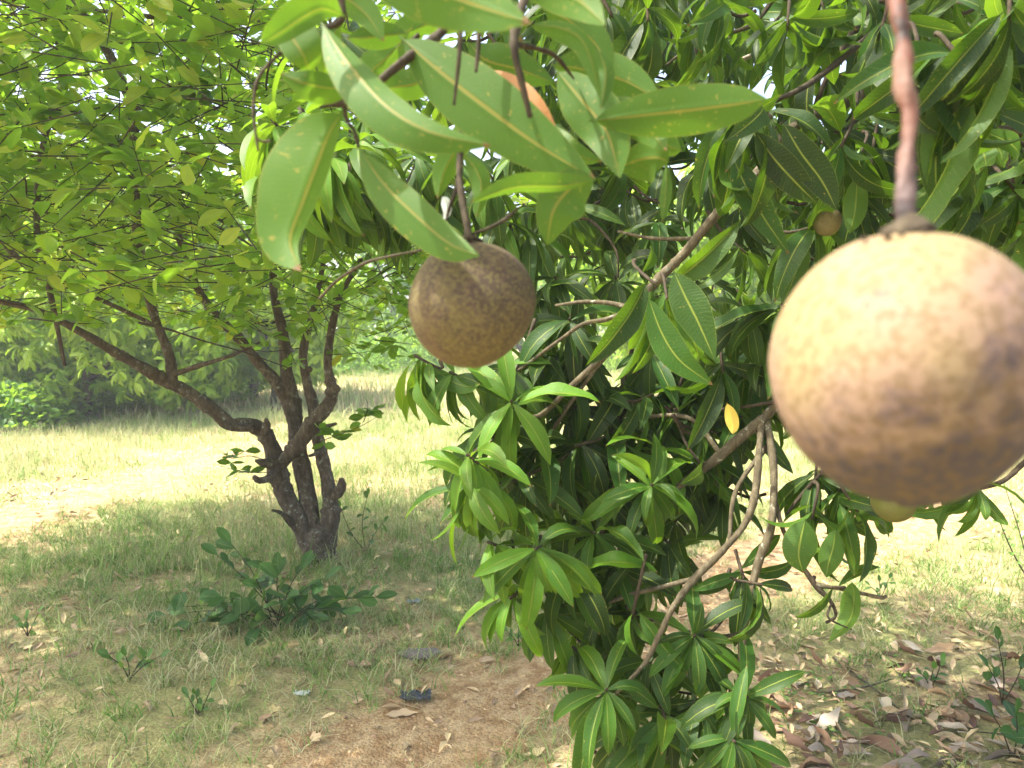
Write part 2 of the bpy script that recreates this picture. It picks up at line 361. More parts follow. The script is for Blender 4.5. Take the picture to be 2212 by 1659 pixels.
def prof_mango(u, pet=.09):
    t = np.clip((u - pet) / (1 - pet), 0, 1)
    w_ = np.sin(np.pi * t ** .92) ** .72 * (1 - .12 * t)
    w_ = np.where(t > .86, w_ * (1 - (t - .86) / .14 * .30), w_)
    return np.maximum(w_, np.where(u < pet + .02, .035, .01))
def prof_lime(u, pet=.10):
    t = np.clip((u - pet) / (1 - pet), 0, 1)
    return np.maximum(np.sin(np.pi * t ** .95) ** .62, .05)
def leaf_tmpl(prof, nu, nv, L, W, bend, fold, wave, side=0., twist=0.):
    """leaf lying along +Y, upper face +Z; returns V,F,uv"""
    u = np.linspace(0, 1, nu + 1) ** .9; v = np.linspace(-1, 1, nv + 1)
    th = bend * u ** 1.3                                   # accumulated droop
    du = np.diff(u, prepend=0)
    y = np.cumsum(np.cos(th) * du) * L; z = -np.cumsum(np.sin(th) * du) * L
    xs = side * L * u ** 2
    ww = prof(u) * W / 2
    V = []; uv = []
    for k in range(nu + 1):
        nrm = np.array([0, math.sin(th[k]), math.cos(th[k])])
        tw = twist * u[k]
        for a in v:
            lift = fold * abs(a) * ww[k] + wave * ww[k] * abs(a) * math.sin(u[k] * 15 + (1.5 if a > 0 else 0))
            sx = math.cos(tw) * a * ww[k]; sz = math.sin(tw) * a * ww[k]
            V.append(np.array([xs[k] + sx, y[k], z[k]]) + nrm * (lift + sz)); uv.append((u[k], (a + 1) / 2))
    j = np.arange(nv); Fs = []
    for k in range(nu):
        a0 = k * (nv + 1)
        Fs.append(np.stack([a0 + j, a0 + j + 1, a0 + nv + 2 + j, a0 + nv + 1 + j], 1))
    return np.array(V), np.vstack(Fs), np.array(uv)
def variants(prof, n, nu, nv, L, W, bends, folds, waves):
    r_ = np.random.default_rng(3); o = []
    for i in range(n):
        o.append(leaf_tmpl(prof, nu, nv, L, W * r_.uniform(.85, 1.15), r_.uniform(*bends), r_.uniform(*folds), r_.uniform(*waves), r_.uniform(-.09, .09), r_.uniform(-.6, .6)))
    return o
T_MANGO_HI = variants(prof_mango, 16, 14, 6, 1, .225, (.5, 2.1), (.12, .7), (0, .26))
T_MANGO_LO = variants(prof_mango, 8, 6, 2, 1, .245, (.6, 1.7), (.2, .5), (0, 0))
T_MANGO_FAR = variants(prof_mango, 4, 3, 2, 1, .30, (.8, 1.5), (.2, .5), (0, 0))
T_LIME_HI = variants(prof_lime, 8, 8, 4, 1, .50, (-.2, .8), (.1, .45), (0, .1))
T_LIME_LO = variants(prof_lime, 6, 4, 2, 1, .50, (-.2, .8), (.1, .45), (0, 0))
def frames(D, Nn):
    """D leaf direction, Nn approximate upper normal -> rotation matrices with columns x,y,z"""
    D = norm(D); X = norm(np.cross(D, Nn)); Z = np.cross(X, D)
    return np.stack([X, D, Z], axis=-1)
def bulk_leaves(name, mat, tm, pos, D, Nn, L, tone, rnd, root, kind='stuff', nm='foliage'):
    loc = np.array(root.location) if root is not None else np.zeros(3)
    pos = pos - loc; Rm = frames(D, Nn); k = rng.integers(0, len(tm), len(pos)); Vs = []; Fs = []; U = []; Rn = []; Tn = []; off = 0
    for i, (tv, tf, tu) in enumerate(tm):
        s_ = np.where(k == i)[0]
        if len(s_) == 0: continue
        V = np.einsum('nij,vj->nvi', Rm[s_], tv) * L[s_][:, None, None] + pos[s_][:, None, :]
        n_, nv = len(s_), len(tv)
        Fs.append((tf[None] + (np.arange(n_) * nv)[:, None, None] + off).reshape(-1, 4)); off += n_ * nv
        Vs.append(V.reshape(-1, 3)); U.append(np.tile(tu, (n_, 1))); Rn.append(np.repeat(rnd[s_], nv)); Tn.append(np.repeat(tone[s_], nv))
    me = mesh_np(name, np.vstack(Vs), np.vstack(Fs), np.vstack(U), np.concatenate(Rn), np.concatenate(Tn))
    return link(nm, me, mat, root, kind=kind)
class Leaves:
    def __init__(s): s.p = []; s.d = []; s.n = []; s.L = []; s.t = []
    def add(s, p, d, n, L, t): s.p.append(p); s.d.append(d); s.n.append(n); s.L.append(L); s.t.append(t)
    def arr(s): return [np.array(a, float) for a in (s.p, s.d, s.n, s.L, s.t)]
def place_leaves(lv, root, mat, hi, lo, npart, prefix, extra=None):
    """the npart leaves that show largest become parts, the rest one foliage part"""
    p, d, n, L, t = lv.arr()
    if prefix == 'mango':
        ok = np.ones(len(p), bool)
        for f_ in (.25, .55, .85):
            ax_, ay_, ad_ = proj(p + norm(d) * L[:, None] * f_); ok &= ~((ad_ < 1.52) & (np.hypot(ax_ - 1787, ay_ - 488) < 34) & (ad_ > .3)); ok &= ~((ad_ < .62) & (ad_ > 0) & (ax_ > -100) & (ax_ < 2300) & (ay_ > -80))
        p, d, n, L, t = p[ok], d[ok], n[ok], L[ok], t[ok]
    rn = rng.random(len(p))
    px, py, dd = proj(p + norm(d) * L[:, None] * .5)
    size = np.where((dd > .1) & (px > -20) & (px < 2232) & (py > -20) & (py < 1680), L / np.maximum(dd, .1), 0)
    order = np.argsort(-size); top = order[:npart]; rest = order[npart:]
    meshes = [mesh_np(prefix + '_leaf', *v[:3]) for v in hi]
    for me in meshes: me.materials.append(mat)
    Rm = frames(d, n); loc = np.array(root.location)
    for i in top:
        o = bpy.data.objects.new('leaf', meshes[random.randrange(len(meshes))]); COL.objects.link(o); o.parent = root
        mt = Matrix.Translation(Vector(p[i] - loc)) @ Matrix(Rm[i].tolist()).to_4x4() @ Matrix.Scale(float(L[i]), 4)
        o.matrix_local = mt; o.color = (float(t[i]), 0, 0, 1)
    # leaves close by keep the fine shape
    if len(rest):
        nd = dd[rest] < 2.6
        bulk_leaves(prefix + '_foliage', mat, lo, p[rest], d[rest], n[rest], L[rest], t[rest], rn[rest], root)
def whorl(lv, c, axis, n, L, tone, spread=(50, 105), droop=.45, facing=None, node=.03):
    axis = norm(axis); a = norm(np.cross(axis, [.2, .3, 1.0])); b = np.cross(axis, a); ph = rng.random() * 6.28
    for i in range(n):
        th = ph + i * 2.39996 + rng.normal() * .15; f = i / max(1, n - 1)
        el = R(spread[0] + (spread[1] - spread[0]) * f + rng.normal() * 13)
        d = axis * math.cos(el) + (a * math.cos(th) + b * math.sin(th)) * math.sin(el)
        d = norm(d + np.array([0, 0, -droop * rng.uniform(.3, 1.7)]) + rng.normal(size=3) * .14)
        up = norm(np.array([0, 0, 1.]) + axis * .8 + rng.normal(size=3) * .34)
        if abs(d @ up) > .93: up = norm(up + axis + rng.normal(size=3) * .4)
        lv.add(c - axis * node * f * L / .16, d, up, L * rng.uniform(.55, 1.16), min(1, max(0, tone + rng.normal() * .12)))

# ------------------------------------------------------------------ ground
def grid_mesh(name, xs, ys, zoff=0.0):
    X, Y = np.meshgrid(xs, ys); Z = hgt(X, Y) * np.clip(1 - (np.abs(Y) + np.abs(X)) / 60, 0, 1) + zoff
    V = np.stack([X.ravel(), Y.ravel(), Z.ravel()], 1); nx, ny = len(xs), len(ys)
    i = np.arange(nx - 1)[None] + (np.arange(ny - 1) * nx)[:, None]; i = i.ravel()
    return mesh_np(name, V, np.stack([i, i + 1, i + nx + 1, i + nx], 1))
def spaced():
    a = np.concatenate([np.linspace(0, 12, 90), np.geomspace(12.5, 600, 34)])
    return np.concatenate([-a[::-1][:-1], a])
g_ = link('ground', grid_mesh('ground', spaced(), spaced()), M['soil'], kind='structure')
# bare paths: ragged strips laid over the ground
def strip(name, pts, widths, seed):
    r_ = np.random.default_rng(seed); q = catmull([(a[0], a[1], w_) for a, w_ in zip(pts, widths)], 90)
    T = norm(np.gradient(q[:, :2], axis=0)); Nn = np.stack([-T[:, 1], T[:, 0]], 1); V = []
    nz = lambda s: np.interp(np.linspace(0, 1, 90), np.linspace(0, 1, 46), r_.normal(size=46)) * s
    l_, r2 = q[:, 2] * (1 + nz(.16)) , q[:, 2] * (1 + nz(.16))
    cols = np.linspace(-1, 1, 9)
    for k in range(90):
        for c in cols:
            w_ = l_[k] if c < 0 else r2[k]
            x, y = q[k, :2] + Nn[k] * c * w_; V.append((x, y, hgt(x, y) + (.004 if abs(c) < .99 else -.006) + .001 * (1 - abs(c))))
    i = (np.arange(8)[None] + (np.arange(89) * 9)[:, None]).ravel()
    return link(name, mesh_np(name, np.array(V), np.stack([i + 1, i, i + 9, i + 10], 1)), M['path'], kind='structure'), q
pth1, Q1 = strip('dirt_path', [G(-500, 1230), G(-120, 1170), G(60, 1120), G(210, 1078), G(330, 1035), G(440, 1000), G(560, 970)], [.6, .56, .48, .42, .34, .26, .12], 1)
pth2, Q2 = strip('dirt_path', [G(2100, 1090), G(1900, 1135), G(1730, 1190), G(1560, 1265), G(1380, 1360), G(1150, 1470), G(900, 1590), G(600, 1850)], [.62, .6, .52, .42, .34, .36, .38, .4], 2)

def on_path(x, y):
    k = np.zeros(len(x))
    for Q in (Q1, Q2):
        d2 = np.sqrt((x[:, None] - Q[None, ::3, 0]) ** 2 + (y[:, None] - Q[None, ::3, 1]) ** 2)
        j = d2.argmin(1); dd = d2[np.arange(len(x)), j]; k = np.maximum(k, np.clip(1.25 - dd / np.maximum(Q[::3, 2][j], .05), 0, 1))
    return k
def near_path(x, y):
    k = np.ones(len(x))
    for Q in (Q1, Q2):
        dd = np.sqrt((x[:, None] - Q[None, ::3, 0]) ** 2 + (y[:, None] - Q[None, ::3, 1]) ** 2).min(1); k = np.minimum(k, np.clip((dd - .3) / 1.1, .22, 1))
    return k
def fbm(x, y, s, seed):
    r_ = np.random.default_rng(seed); o = 0
    for i in range(5):
        a, b, c = r_.uniform(-1, 1, 2) , r_.uniform(0, 6.28), 0
        f = s * (1.6 ** i); o = o + np.sin(x * f * a[0] * 2 + y * f * a[1] * 2 + b) * np.cos(y * f * a[0] * 1.7 - x * f * a[1] * 1.3 + b * 2) / (1.25 ** i)
    return o / 2.2
def blades(x, y, h, wd, tone, lean, nseg=2):
    n = len(x); az = rng.random(n) * 6.283; dx, dy = np.cos(az), np.sin(az); z = hgt(x, y) * np.clip(1 - (np.abs(y) + np.abs(x)) / 60, 0, 1) - .004
    fa = rng.random(n) * 6.283; wx, wy = np.cos(fa) * wd / 2, np.sin(fa) * wd / 2
    V = np.zeros((n, 2 * nseg + 2, 3))
    for k in range(nseg + 1):
        f = k / nseg; o = lean * h * f ** 1.8; ww = (1 - f) ** .6 if k < nseg else .12
        bx, by, bz = x + dx * o, y + dy * o, z + h * f * (1 - .35 * lean * f)
        V[:, 2 * k] = np.stack([bx - wx * ww, by - wy * ww, bz], 1); V[:, 2 * k + 1] = np.stack([bx + wx * ww, by + wy * ww, bz], 1)
    m = 2 * nseg + 2; base = (np.arange(n) * m)[:, None]
    Fs = np.concatenate([base + np.array([[2 * k, 2 * k + 1, 2 * k + 3, 2 * k + 2]]) for k in range(nseg)], 0)
    return V.reshape(-1, 3), Fs, np.repeat(rng.random(n), m), np.repeat(tone, m)
def scatter(n, ymin, ymax, spread=.80):
    t = rng.random(n); y = np.sqrt(ymin ** 2 + t * (ymax ** 2 - ymin ** 2)); x = rng.uniform(-1, 1, n) * (y * spread + .3)
    return x, y
def tufts(n, ymin, ymax, per, rad, seed):
    x, y = scatter(n, ymin, ymax); f = fbm(x, y, 1.1, seed); k = on_path(x, y)
    keep = rng.random(n) < np.clip(.75 + .6 * f, .05, 1) * (1 - k) ** 1.5; x, y, f = x[keep], y[keep], f[keep]
    # a dry litter patch at the right front stays thin
    lit = (x > .75) & (y < 3.5); keep = ~lit | (rng.random(len(x)) < .40); x, y, f = x[keep], y[keep], f[keep]
    keep = rng.random(len(x)) < np.clip((y - 1.2) / 2.2, .62, 1) + ((x > -.35) & (x < .3) & (y < 2.75)) * .5; x, y, f = x[keep], y[keep], f[keep]
    sz = rng.uniform(.55, 1.3, len(x)); c = rng.normal(size=len(x)) * .13
    X = np.repeat(x, per) + rng.normal(size=len(x) * per) * rad; Y = np.repeat(y, per) + rng.normal(size=len(x) * per) * rad
    return X, Y, np.repeat(sz, per), np.repeat(f, per), np.repeat(c, per)
gb = []
# near ground: short mixed tufts
X, Y, sz, f, c = tufts(8600, 1.9, 6.2, 14, .022, 11)
tn = np.clip(.52 + .25 * fbm(X, Y, .8, 5) + c * 1.3 + rng.normal(size=len(X)) * .24, 0, 1)
gb.append(blades(X, Y, (.05 + .09 * rng.random(len(X)) ** 1.5) * sz, .0034 + .0026 * rng.random(len(X)), tn, rng.uniform(.3, 1.5, len(X))))
# mid ground: taller pale grass
X, Y, sz, f, c = tufts(14000, 4.3, 12, 8, .05, 12)
tn = np.clip(.62 + .22 * fbm(X, Y, .6, 6) + c + rng.normal(size=len(X)) * .13, 0, 1)
gb.append(blades(X, Y, (.09 + .13 * rng.random(len(X))) * sz * near_path(X, Y), .005 + .003 * rng.random(len(X)), tn, rng.uniform(.1, .9, len(X))))
X, Y, sz, f, c = tufts(15000, 11, 34, 5, .12, 13)
tn = np.clip(.66 + .2 * fbm(X, Y, .3, 6) + c + rng.normal(size=len(X)) * .1, 0, 1)
gb.append(blades(X, Y, (.16 + .18 * rng.random(len(X))) * sz, .016 + .012 * rng.random(len(X)), tn, rng.uniform(.1, .7, len(X))))
off = 0; VV = []; FF = []
for V_, F_, r_, t_ in gb: VV.append(V_); FF.append(F_ + off); off += len(V_)
go = link('grass', mesh_np('grass', np.vstack(VV), np.vstack(FF), None, np.concatenate([b[2] for b in gb]), np.concatenate([b[3] for b in gb])), M['grass'])
tag(go, 'short dry and green grass covering the ground in tufts', 'grass', kind='stuff')
# tall thin flowering stalks
x, y = scatter(1500, 3.4, 8.5); keep = (rng.random(len(x)) < np.clip(.3 - .25 * x, .05, 1)) & (on_path(x, y) < .6); x, y = x[keep], y[keep]
bk = Bulk()
for a, b in zip(x, y):
    h = rng.uniform(.2, .42); az = rng.random() * 6.28; ln = rng.uniform(.1, .7); z = float(hgt(a, b)); d = np.array([math.cos(az), math.sin(az), 0]) * h * ln
    p0 = np.array([a, b, z]); p1 = p0 + d * .35 + [0, 0, h * .6]; p2 = p0 + d + [0, 0, h]
    tn = rng.choice([.3, .75, .9])
    V_, F_ = tube([p0, p1, p2], [.0011, .0009, .0007], 3, 3, 0); bk.add(V_, F_, rng.random() * .6, tn)
    for s_ in range(rng.integers(2, 5)):
        az2 = rng.random() * 6.28; q = p2 + np.array([math.cos(az2) * .04, math.sin(az2) * .04, rng.uniform(-.01, .04)])
        V_, F_ = tube([p2, (p2 + q) / 2 + [0, 0, .006], q], [.0007, .0012, .0006], 3, 2, 0); bk.add(V_, F_, rng.random() * .3, tn)
go = link('seed_stalks', bk.mesh('seed_stalks'), M['grass']); tag(go, 'tall thin flowering grass stalks leaning above the short grass', 'grass', kind='stuff')
# pebbles and dry bits
def lump(r, seed, squash=.6, n=6):
    r_ = np.random.default_rng(seed); V = []; Fs = []
    la = np.linspace(.12, math.pi - .12, n); lo = np.linspace(0, 2 * math.pi, n + 2, endpoint=False)
    ph = r_.random(6) * 6.28
    for a in la:
        for b in lo:
            rr = r * (1 + .18 * math.sin(2 * b + ph[0]) + .15 * math.sin(3 * a + ph[1]) + .1 * math.sin(5 * b + 2 * a + ph[2]))
            V.append((rr * math.sin(a) * math.cos(b) * 1.2, rr * math.sin(a) * math.sin(b), rr * math.cos(a) * squash))
    m = n + 2; j = np.arange(m)
    for k in range(n - 1): Fs.append(np.stack([k * m + j, (k + 1) * m + j, (k + 1) * m + (j + 1) % m, k * m + (j + 1) % m], 1))
    V = np.array(V); top = np.array([V[:m].mean(0)] * m); 
    return V, np.vstack(Fs)
bk = Bulk(); x, y = scatter(9000, 2.0, 7.5); k = on_path(x, y); keep = rng.random(len(x)) < (.10 + .85 * k); x, y = x[keep], y[keep]
lumps = [lump(1, s, .6, 4) for s in range(5)]
for a, b in zip(x, y):
    V_, F_ = lumps[rng.integers(5)]; s_ = .0028 + .007 * rng.random() ** 3; th = rng.random() * 6.28
    c_, d_ = math.cos(th), math.sin(th); V_ = V_ @ np.array([[c_, d_, 0], [-d_, c_, 0], [0, 0, 1]]) * s_ + [a, b, float(hgt(a, b)) + .005]
    bk.add(V_, F_, rng.random())
go = link('gravel', bk.mesh('gravel'), M['stone']); tag(go, 'small orange and tan stones scattered on the bare soil', 'gravel', kind='stuff')
def dryleaf(L, W, seed):
    r_ = np.random.default_rng(seed); V, Fq, uv = leaf_tmpl(prof_mango, 9, 4, L, W, r_.uniform(-1.2, 1.4), r_.uniform(.2, 1.3), r_.uniform(0, .35), r_.uniform(-.2, .2), r_.uniform(-2.0, 2.0))
    return V, Fq, uv
DL = [dryleaf(1, .3, s) for s in range(8)]
n = 20000; x, y = scatter(n, 1.9, 7.0); keep = rng.random(n) < np.clip(.10 + .22 * fbm(x, y, 1.3, 21) + ((x > .7) & (y < 3.8)) * .35, .03, 1) * (1 - .8 * on_path(x, y) * (y > 4.5)); x, y = x[keep], y[keep]; n = len(x)
az = rng.random(n) * 6.283; D_ = np.stack([np.cos(az), np.sin(az), rng.normal(size=n) * .25], 1); Nn = norm(rng.normal(size=(n, 3)) * .7 + [0, 0, 1])
litter = bulk_leaves('leaf_litter', M['dry_bits'], variants(prof_lime, 6, 3, 2, 1, .38, (-1, 1.4), (.3, 1.3), (0, 0)), np.stack([x, y, hgt(x, y) + rng.uniform(.008, .035, n)], 1), D_, Nn, rng.uniform(.025, .075, n), np.zeros(n), rng.random(n), None, nm='leaf_litter')
tag(litter, 'small dry leaf scraps strewn over the soil between the grass', 'leaf litter', kind='stuff')
bk = Bulk(); x, y = scatter(700, 1.9, 5.5); keep = rng.random(len(x)) < np.where((x > .6) & (y < 3.6), .9, .3); x, y = x[keep], y[keep]
for a, b in zip(x, y):
    th = rng.random() * 6.28; l_ = rng.uniform(.04, .2); d = np.array([math.cos(th), math.sin(th), 0]) * l_; z = float(hgt(a, b)) + .012
    pts = [np.array([a, b, z]), np.array([a, b, z]) + d * .5 + [rng.normal() * .01, rng.normal() * .01, rng.uniform(0, .015)], np.array([a, b, z]) + d + [0, 0, rng.uniform(-.004, .012)]]
    V_, F_ = tube(pts, [.0022, .0018, .001], 4, 2, .15); bk.add(V_, F_, rng.random())
tag(link('twig_debris', bk.mesh('twig_debris'), M['dry_leaf']), 'broken dry twigs strewn among the grass and fallen leaves', 'twigs', kind='stuff')
# larger fallen leaves, each its own
dm = [mesh_np('fallen_leaf', *d) for d in DL]
for m_ in dm: m_.materials.append(M['dry_leaf'])
def fallen(xp, yp, L, lab, mat=None, grp=None, az=None):
    q = G(xp, yp); me = dm[random.randrange(8)]
    if mat is not None: me = me.copy(); me.materials.clear(); me.materials.append(mat)
    o = link('fallen_leaf', me, None); o.location = (q[0], q[1], q[2] + .014); o.scale = (L,) * 3
    o.rotation_euler = (random.uniform(-.25, .25), random.uniform(-.5, .5), random.uniform(0, 6.28) if az is None else az)
    return tag(o, lab, 'leaf', grp)
for i in range(120):
    a = rng.random(); b = rng.random() ** .8
    xx, yy = 1640 + a * 620, 1400 + b * 270 + (30 if a < .3 else 0); c3 = int(rng.integers(3))
    where = 'above the long fallen twig' if yy < np.interp(xx, [1640, 1800, 1900, 1990, 2160, 2260], [1400, 1420, 1500, 1560, 1590, 1600]) else ('below the long fallen twig' if xx > 1930 else 'left of the long fallen twig')
    cn = ['dark brown', 'rust brown', 'pale grey brown'][c3]
    fallen(xx, yy, rng.uniform(.08, .17), cn + ' curled dry leaf in the litter ' + where, mat=M[['dry_leaf_dark', 'dry_leaf', 'dry_leaf_pale'][c3]], grp=cn + ' fallen leaves ' + where)
for i in range(26):
    fallen(500 + rng.random() * 800, 1400 + rng.random() * 230, rng.uniform(.05, .10), 'small tan dry leaf lying on the soil at the lower middle', mat=M['dry_bits'], grp='dry leaves on the soil at the lower middle')
fallen(985, 1418, .15, 'rust brown curled leaf just right of the grey stone', az=1.9)
fallen(840, 1385, .12, 'reddish dry leaf left of the grey stone on bare soil', az=2.5)
fallen(600, 1545, .13, 'long orange brown leaf beside pale pebbles near the bottom edge', az=2.4)
fallen(905, 1540, .13, 'curved straw coloured leaf just below the black scrap', mat=M['dry_bits'], az=1.7)
fallen(2030, 1352, .06, 'bright yellow small leaf standing in the green grass at right', mat=M['yellow_leaf'], az=.3)
o = fallen(1435, 1590, .16, 'pinkish brown big leaf behind the hanging mango leaves near the bottom edge')
# stone, scraps
def boxy(name, q, sx, sy, sz_, seed, mat, label, cat, rz=0.):
    V, Fq = lump(1, seed, 1, 9); r_ = np.random.default_rng(seed)
    V = V * (1 + r_.normal(size=(len(V), 1)) * .07) * [sx, sy, sz_]
    m = 11; top = V[:m].mean(0); bot = V[-m:].mean(0); V = np.vstack([V]); V[:m] = top + (V[:m] - top) * .05; V[-m:] = bot + (V[-m:] - bot) * .05
    o = link(name, mesh_np(name, V, Fq), mat); o.location = (q[0], q[1], q[2] + sz_ * .7); o.rotation_euler = (0, 0, rz); return tag(o, label, cat)
boxy('stone', G(910, 1415), .085, .04, .024, 4, M['grey_stone'], 'flat grey brown stone lying left of the rust coloured leaf', 'stone', -.25)
def crumple(name, q, s, seed, mat, label, cat):
    r_ = np.random.default_rng(seed); nx = 12; u, v = np.meshgrid(np.linspace(-1, 1, nx), np.linspace(-1, 1, nx)); V = np.stack([u.ravel(), v.ravel() * .55, np.zeros(nx * nx)], 1) * s
    for k in range(7):
        a = r_.random() * 6.28; d = np.array([math.cos(a), math.sin(a)]); h = (V[:, :2] / s) @ d; V[:, 2] += s * .16 * np.abs(np.sin(h * 3.2 + r_.random() * 6)) * r_.random()
    V[:, :2] += r_.normal(size=(nx * nx, 2)) * s * .05; V[:, 2] += r_.normal(size=nx * nx) * s * .03
    i = (np.arange(nx - 1)[None] + (np.arange(nx - 1) * nx)[:, None]).ravel()
    o = link(name, mesh_np(name, V, np.stack([i, i + 1, i + nx + 1, i + nx], 1), smooth=False), mat); o.location = (q[0], q[1], q[2] + .004)
    md = o.modifiers.new('thick', 'SOLIDIFY'); md.thickness = .002
    return tag(o, label, cat)
crumple('plastic_scrap', G(898, 1510), .062, 3, M['black_scrap'], 'crumpled black plastic scrap lying on the reddish soil', 'scrap')
crumple('plastic_scrap', G(893, 1308), .035, 5, M['blue_scrap'], 'small bluish white crumpled scrap in the grass right of the leafy seedling', 'scrap')
crumple('paper_scrap', G(652, 1500), .03, 9, M['web'], 'tiny pale bluish scrap lying left of the black scrap', 'scrap')

# ------------------------------------------------------------------ lime tree
base = G(690, 1225); lime = empty('lime_tree', base, 'gnarled multi stemmed lime tree with dense small pale green leaves standing left of centre', 'tree')
LB = np.array(lime.location)
def part_tube(name, pts, rad, mat, root, nseg=10, per=6, rough=.08, knots=0.):
    V, Fq = tube(pts, rad, nseg, per, rough, knots)
    return link(name, mesh_np(name, V - np.array(root.location), Fq), mat, root)
def PX(pts, scale=1.0):      # (x, y, d, radius in px) -> points, radii
    return [P(a, b, c) for a, b, c, r in pts], [r / F * c for a, b, c, r in pts]
D0 = 4.72
def lt(name, pts, **kw):
    p, r = PX(pts); r = [q * (.76 if name == 'branch' else 1) for q in r]; part_tube(name, p, r, M['lime_bark'], lime, 16, 9, .08, .06)
    return p
lt('trunk', [(700, 1250, D0, 46), (694, 1205, D0, 36), (690, 1170, D0, 33), (692, 1140, D0, 24)])
lt('branch', [(678, 1190, D0, 30), (650, 1130, D0, 29), (618, 1075, D0, 26), (600, 1020, 4.68, 27), (590, 975, 4.65, 25), (570, 935, 4.6, 21), (535, 917, 4.55, 20), (495, 915, 4.5, 19), (460, 885, 4.45, 19), (410, 850, 4.4, 18), (355, 820, 4.3, 18), (300, 790, 4.2, 16), (240, 755, 4.1, 13), (170, 715, 3.95, 11), (80, 670, 3.8, 9), (-60, 640, 3.6, 7)])
lt('branch', [(685, 1180, D0, 26), (668, 1090, 4.76, 24), (652, 1010, 4.8, 24), (640, 930, 4.82, 23), (628, 860, 4.85, 24), (618, 800, 4.85, 19), (612, 720, 4.85, 14), (590, 620, 4.85, 11), (600, 480, 4.9, 8)])
lt('branch', [(628, 880, 4.85, 17), (600, 830, 4.82, 16), (560, 785, 4.8, 15), (520, 735, 4.75, 13), (450, 660, 4.7, 12), (400, 560, 4.7, 10), (370, 430, 4.7, 8)])
lt('branch', [(598, 1010, 4.66, 20), (640, 965, 4.60, 22), (675, 915, 4.58, 22), (705, 880, 4.55, 20), (718, 845, 4.55, 15), (708, 790, 4.55, 13), (715, 720, 4.55, 11), (735, 640, 4.5, 9), (780, 560, 4.5, 7)])
lt('branch', [(706, 1175, D0, 26), (714, 1110, 4.74, 25), (708, 1040, 4.78, 20), (694, 980, 4.8, 18), (684, 930, 4.8, 17), (675, 870, 4.82, 16), (662, 820, 4.82, 13), (655, 760, 4.82, 12), (680, 660, 4.8, 9), (700, 560, 4.8, 7)])
lt('branch', [(372, 822, 4.3, 16), (366, 770, 4.3, 14), (340, 700, 4.25, 12), (315, 620, 4.2, 13), (300, 540, 4.15, 16), (298, 470, 4.1, 17), (288, 360, 4.0, 14), (287, 240, 3.9, 14), (255, 160, 3.8, 13), (215, 80, 3.7, 13), (160, 15, 3.65, 13), (60, -60, 3.6, 11), (-100, -160, 3.5, 9)])
lt('branch', [(288, 235, 3.9, 8), (320, 228, 3.9, 7), (370, 190, 3.9, 6), (430, 160, 4.0, 5), (540, 140, 4.1, 4)])
lt('branch', [(-60, -20, 3.3, 9), (100, 10, 3.3, 11), (230, 25, 3.4, 6), (430, 45, 3.5, 10), (560, 42, 3.5, 12), (650, 20, 3.5, 10), (760, -60, 3.5, 8)])
lt('branch', [(370, 810, 4.3, 8), (430, 790, 4.25, 7), (500, 768, 4.2, 5), (560, 740, 4.2, 3)])
lt('branch', [(-80, 420, 3.5, 8), (40, 560, 3.6, 9), (100, 600, 3.7, 8), (200, 640, 3.9, 7), (330, 700, 4.2, 6)])
lt('branch', [(140, 790, 3.9, 4), (110, 640, 3.8, 8), (80, 500, 3.7, 9), (90, 330, 3.6, 7), (130, 180, 3.5, 6), (110, 0, 3.4, 5)])
# snags and stubs of old branches
for s_ in ([(572, 935, 4.55, 10), (576, 915, 4.52, 8), (574, 905, 4.5, 3)], [(590, 1000, 4.6, 12), (570, 1000, 4.5, 9), (553, 995, 4.45, 4)], [(595, 1010, 4.6, 9), (585, 1030, 4.5, 8), (562, 1038, 4.42, 7), (548, 1030, 4.4, 5)],
           [(722, 1075, 4.7, 9), (736, 1055, 4.65, 12), (738, 1035, 4.62, 6)], [(712, 850, 4.5, 12), (728, 838, 4.45, 9)], [(690, 930, 4.6, 8), (712, 920, 4.5, 5), (726, 915, 4.45, 3)], [(640, 1140, 4.7, 9), (610, 1110, 4.6, 5), (588, 1102, 4.5, 2.5)],
           [(670, 800, 4.8, 7), (655, 790, 4.75, 3)], [(545, 925, 4.5, 9), (497, 925, 4.42, 6)], [(700, 975, 4.7, 7), (668, 985, 4.6, 3)]):
    sb_ = lt('stub', s_)
ltw = Bulk(); lv = Leaves()
CR = [((-2.5, 4.3, 3.0), (2.5, 2.2, 1.75)), ((-1.0, 4.8, 2.45), (1.55, 1.5, 1.2)), ((-3.2, 3.3, 2.4), (2.0, 1.4, 1.4)), ((-2.9, 2.5, 3.5), (2.0, 2.0, .9)), ((-3.3, 4.5, 2.0), (1.6, 1.6, 1.0)), ((-1.35, 2.7, 3.55), (1.7, 1.3, .7)), ((-2.7, 2.15, 3.3), (1.7, .8, .55))]  # includes unseen lobes added above the view to shade the near ground
CLEAR = [([(372, 822), (366, 770), (340, 700), (315, 620), (300, 540), (298, 470), (288, 360), (287, 240), (255, 160), (215, 80), (160, 15)], 4.1), ([(320, 228), (430, 160)], 3.9), ([(230, 25), (430, 45), (650, 20)], 3.5), ([(410, 850), (300, 790), (170, 715), (80, 670), (-40, 640)], 4.0), ([(600, 830), (520, 735), (450, 660), (400, 560)], 4.7), ([(715, 800), (720, 720)], 4.5), ([(110, 640), (80, 500), (90, 330), (130, 180)], 3.7), ([(40, 560), (200, 640), (330, 700)], 3.8)]
CLP = [(catmull(np.array([(a, b, 0.) for a, b in p]), 40)[:, :2], d) for p, d in CLEAR]
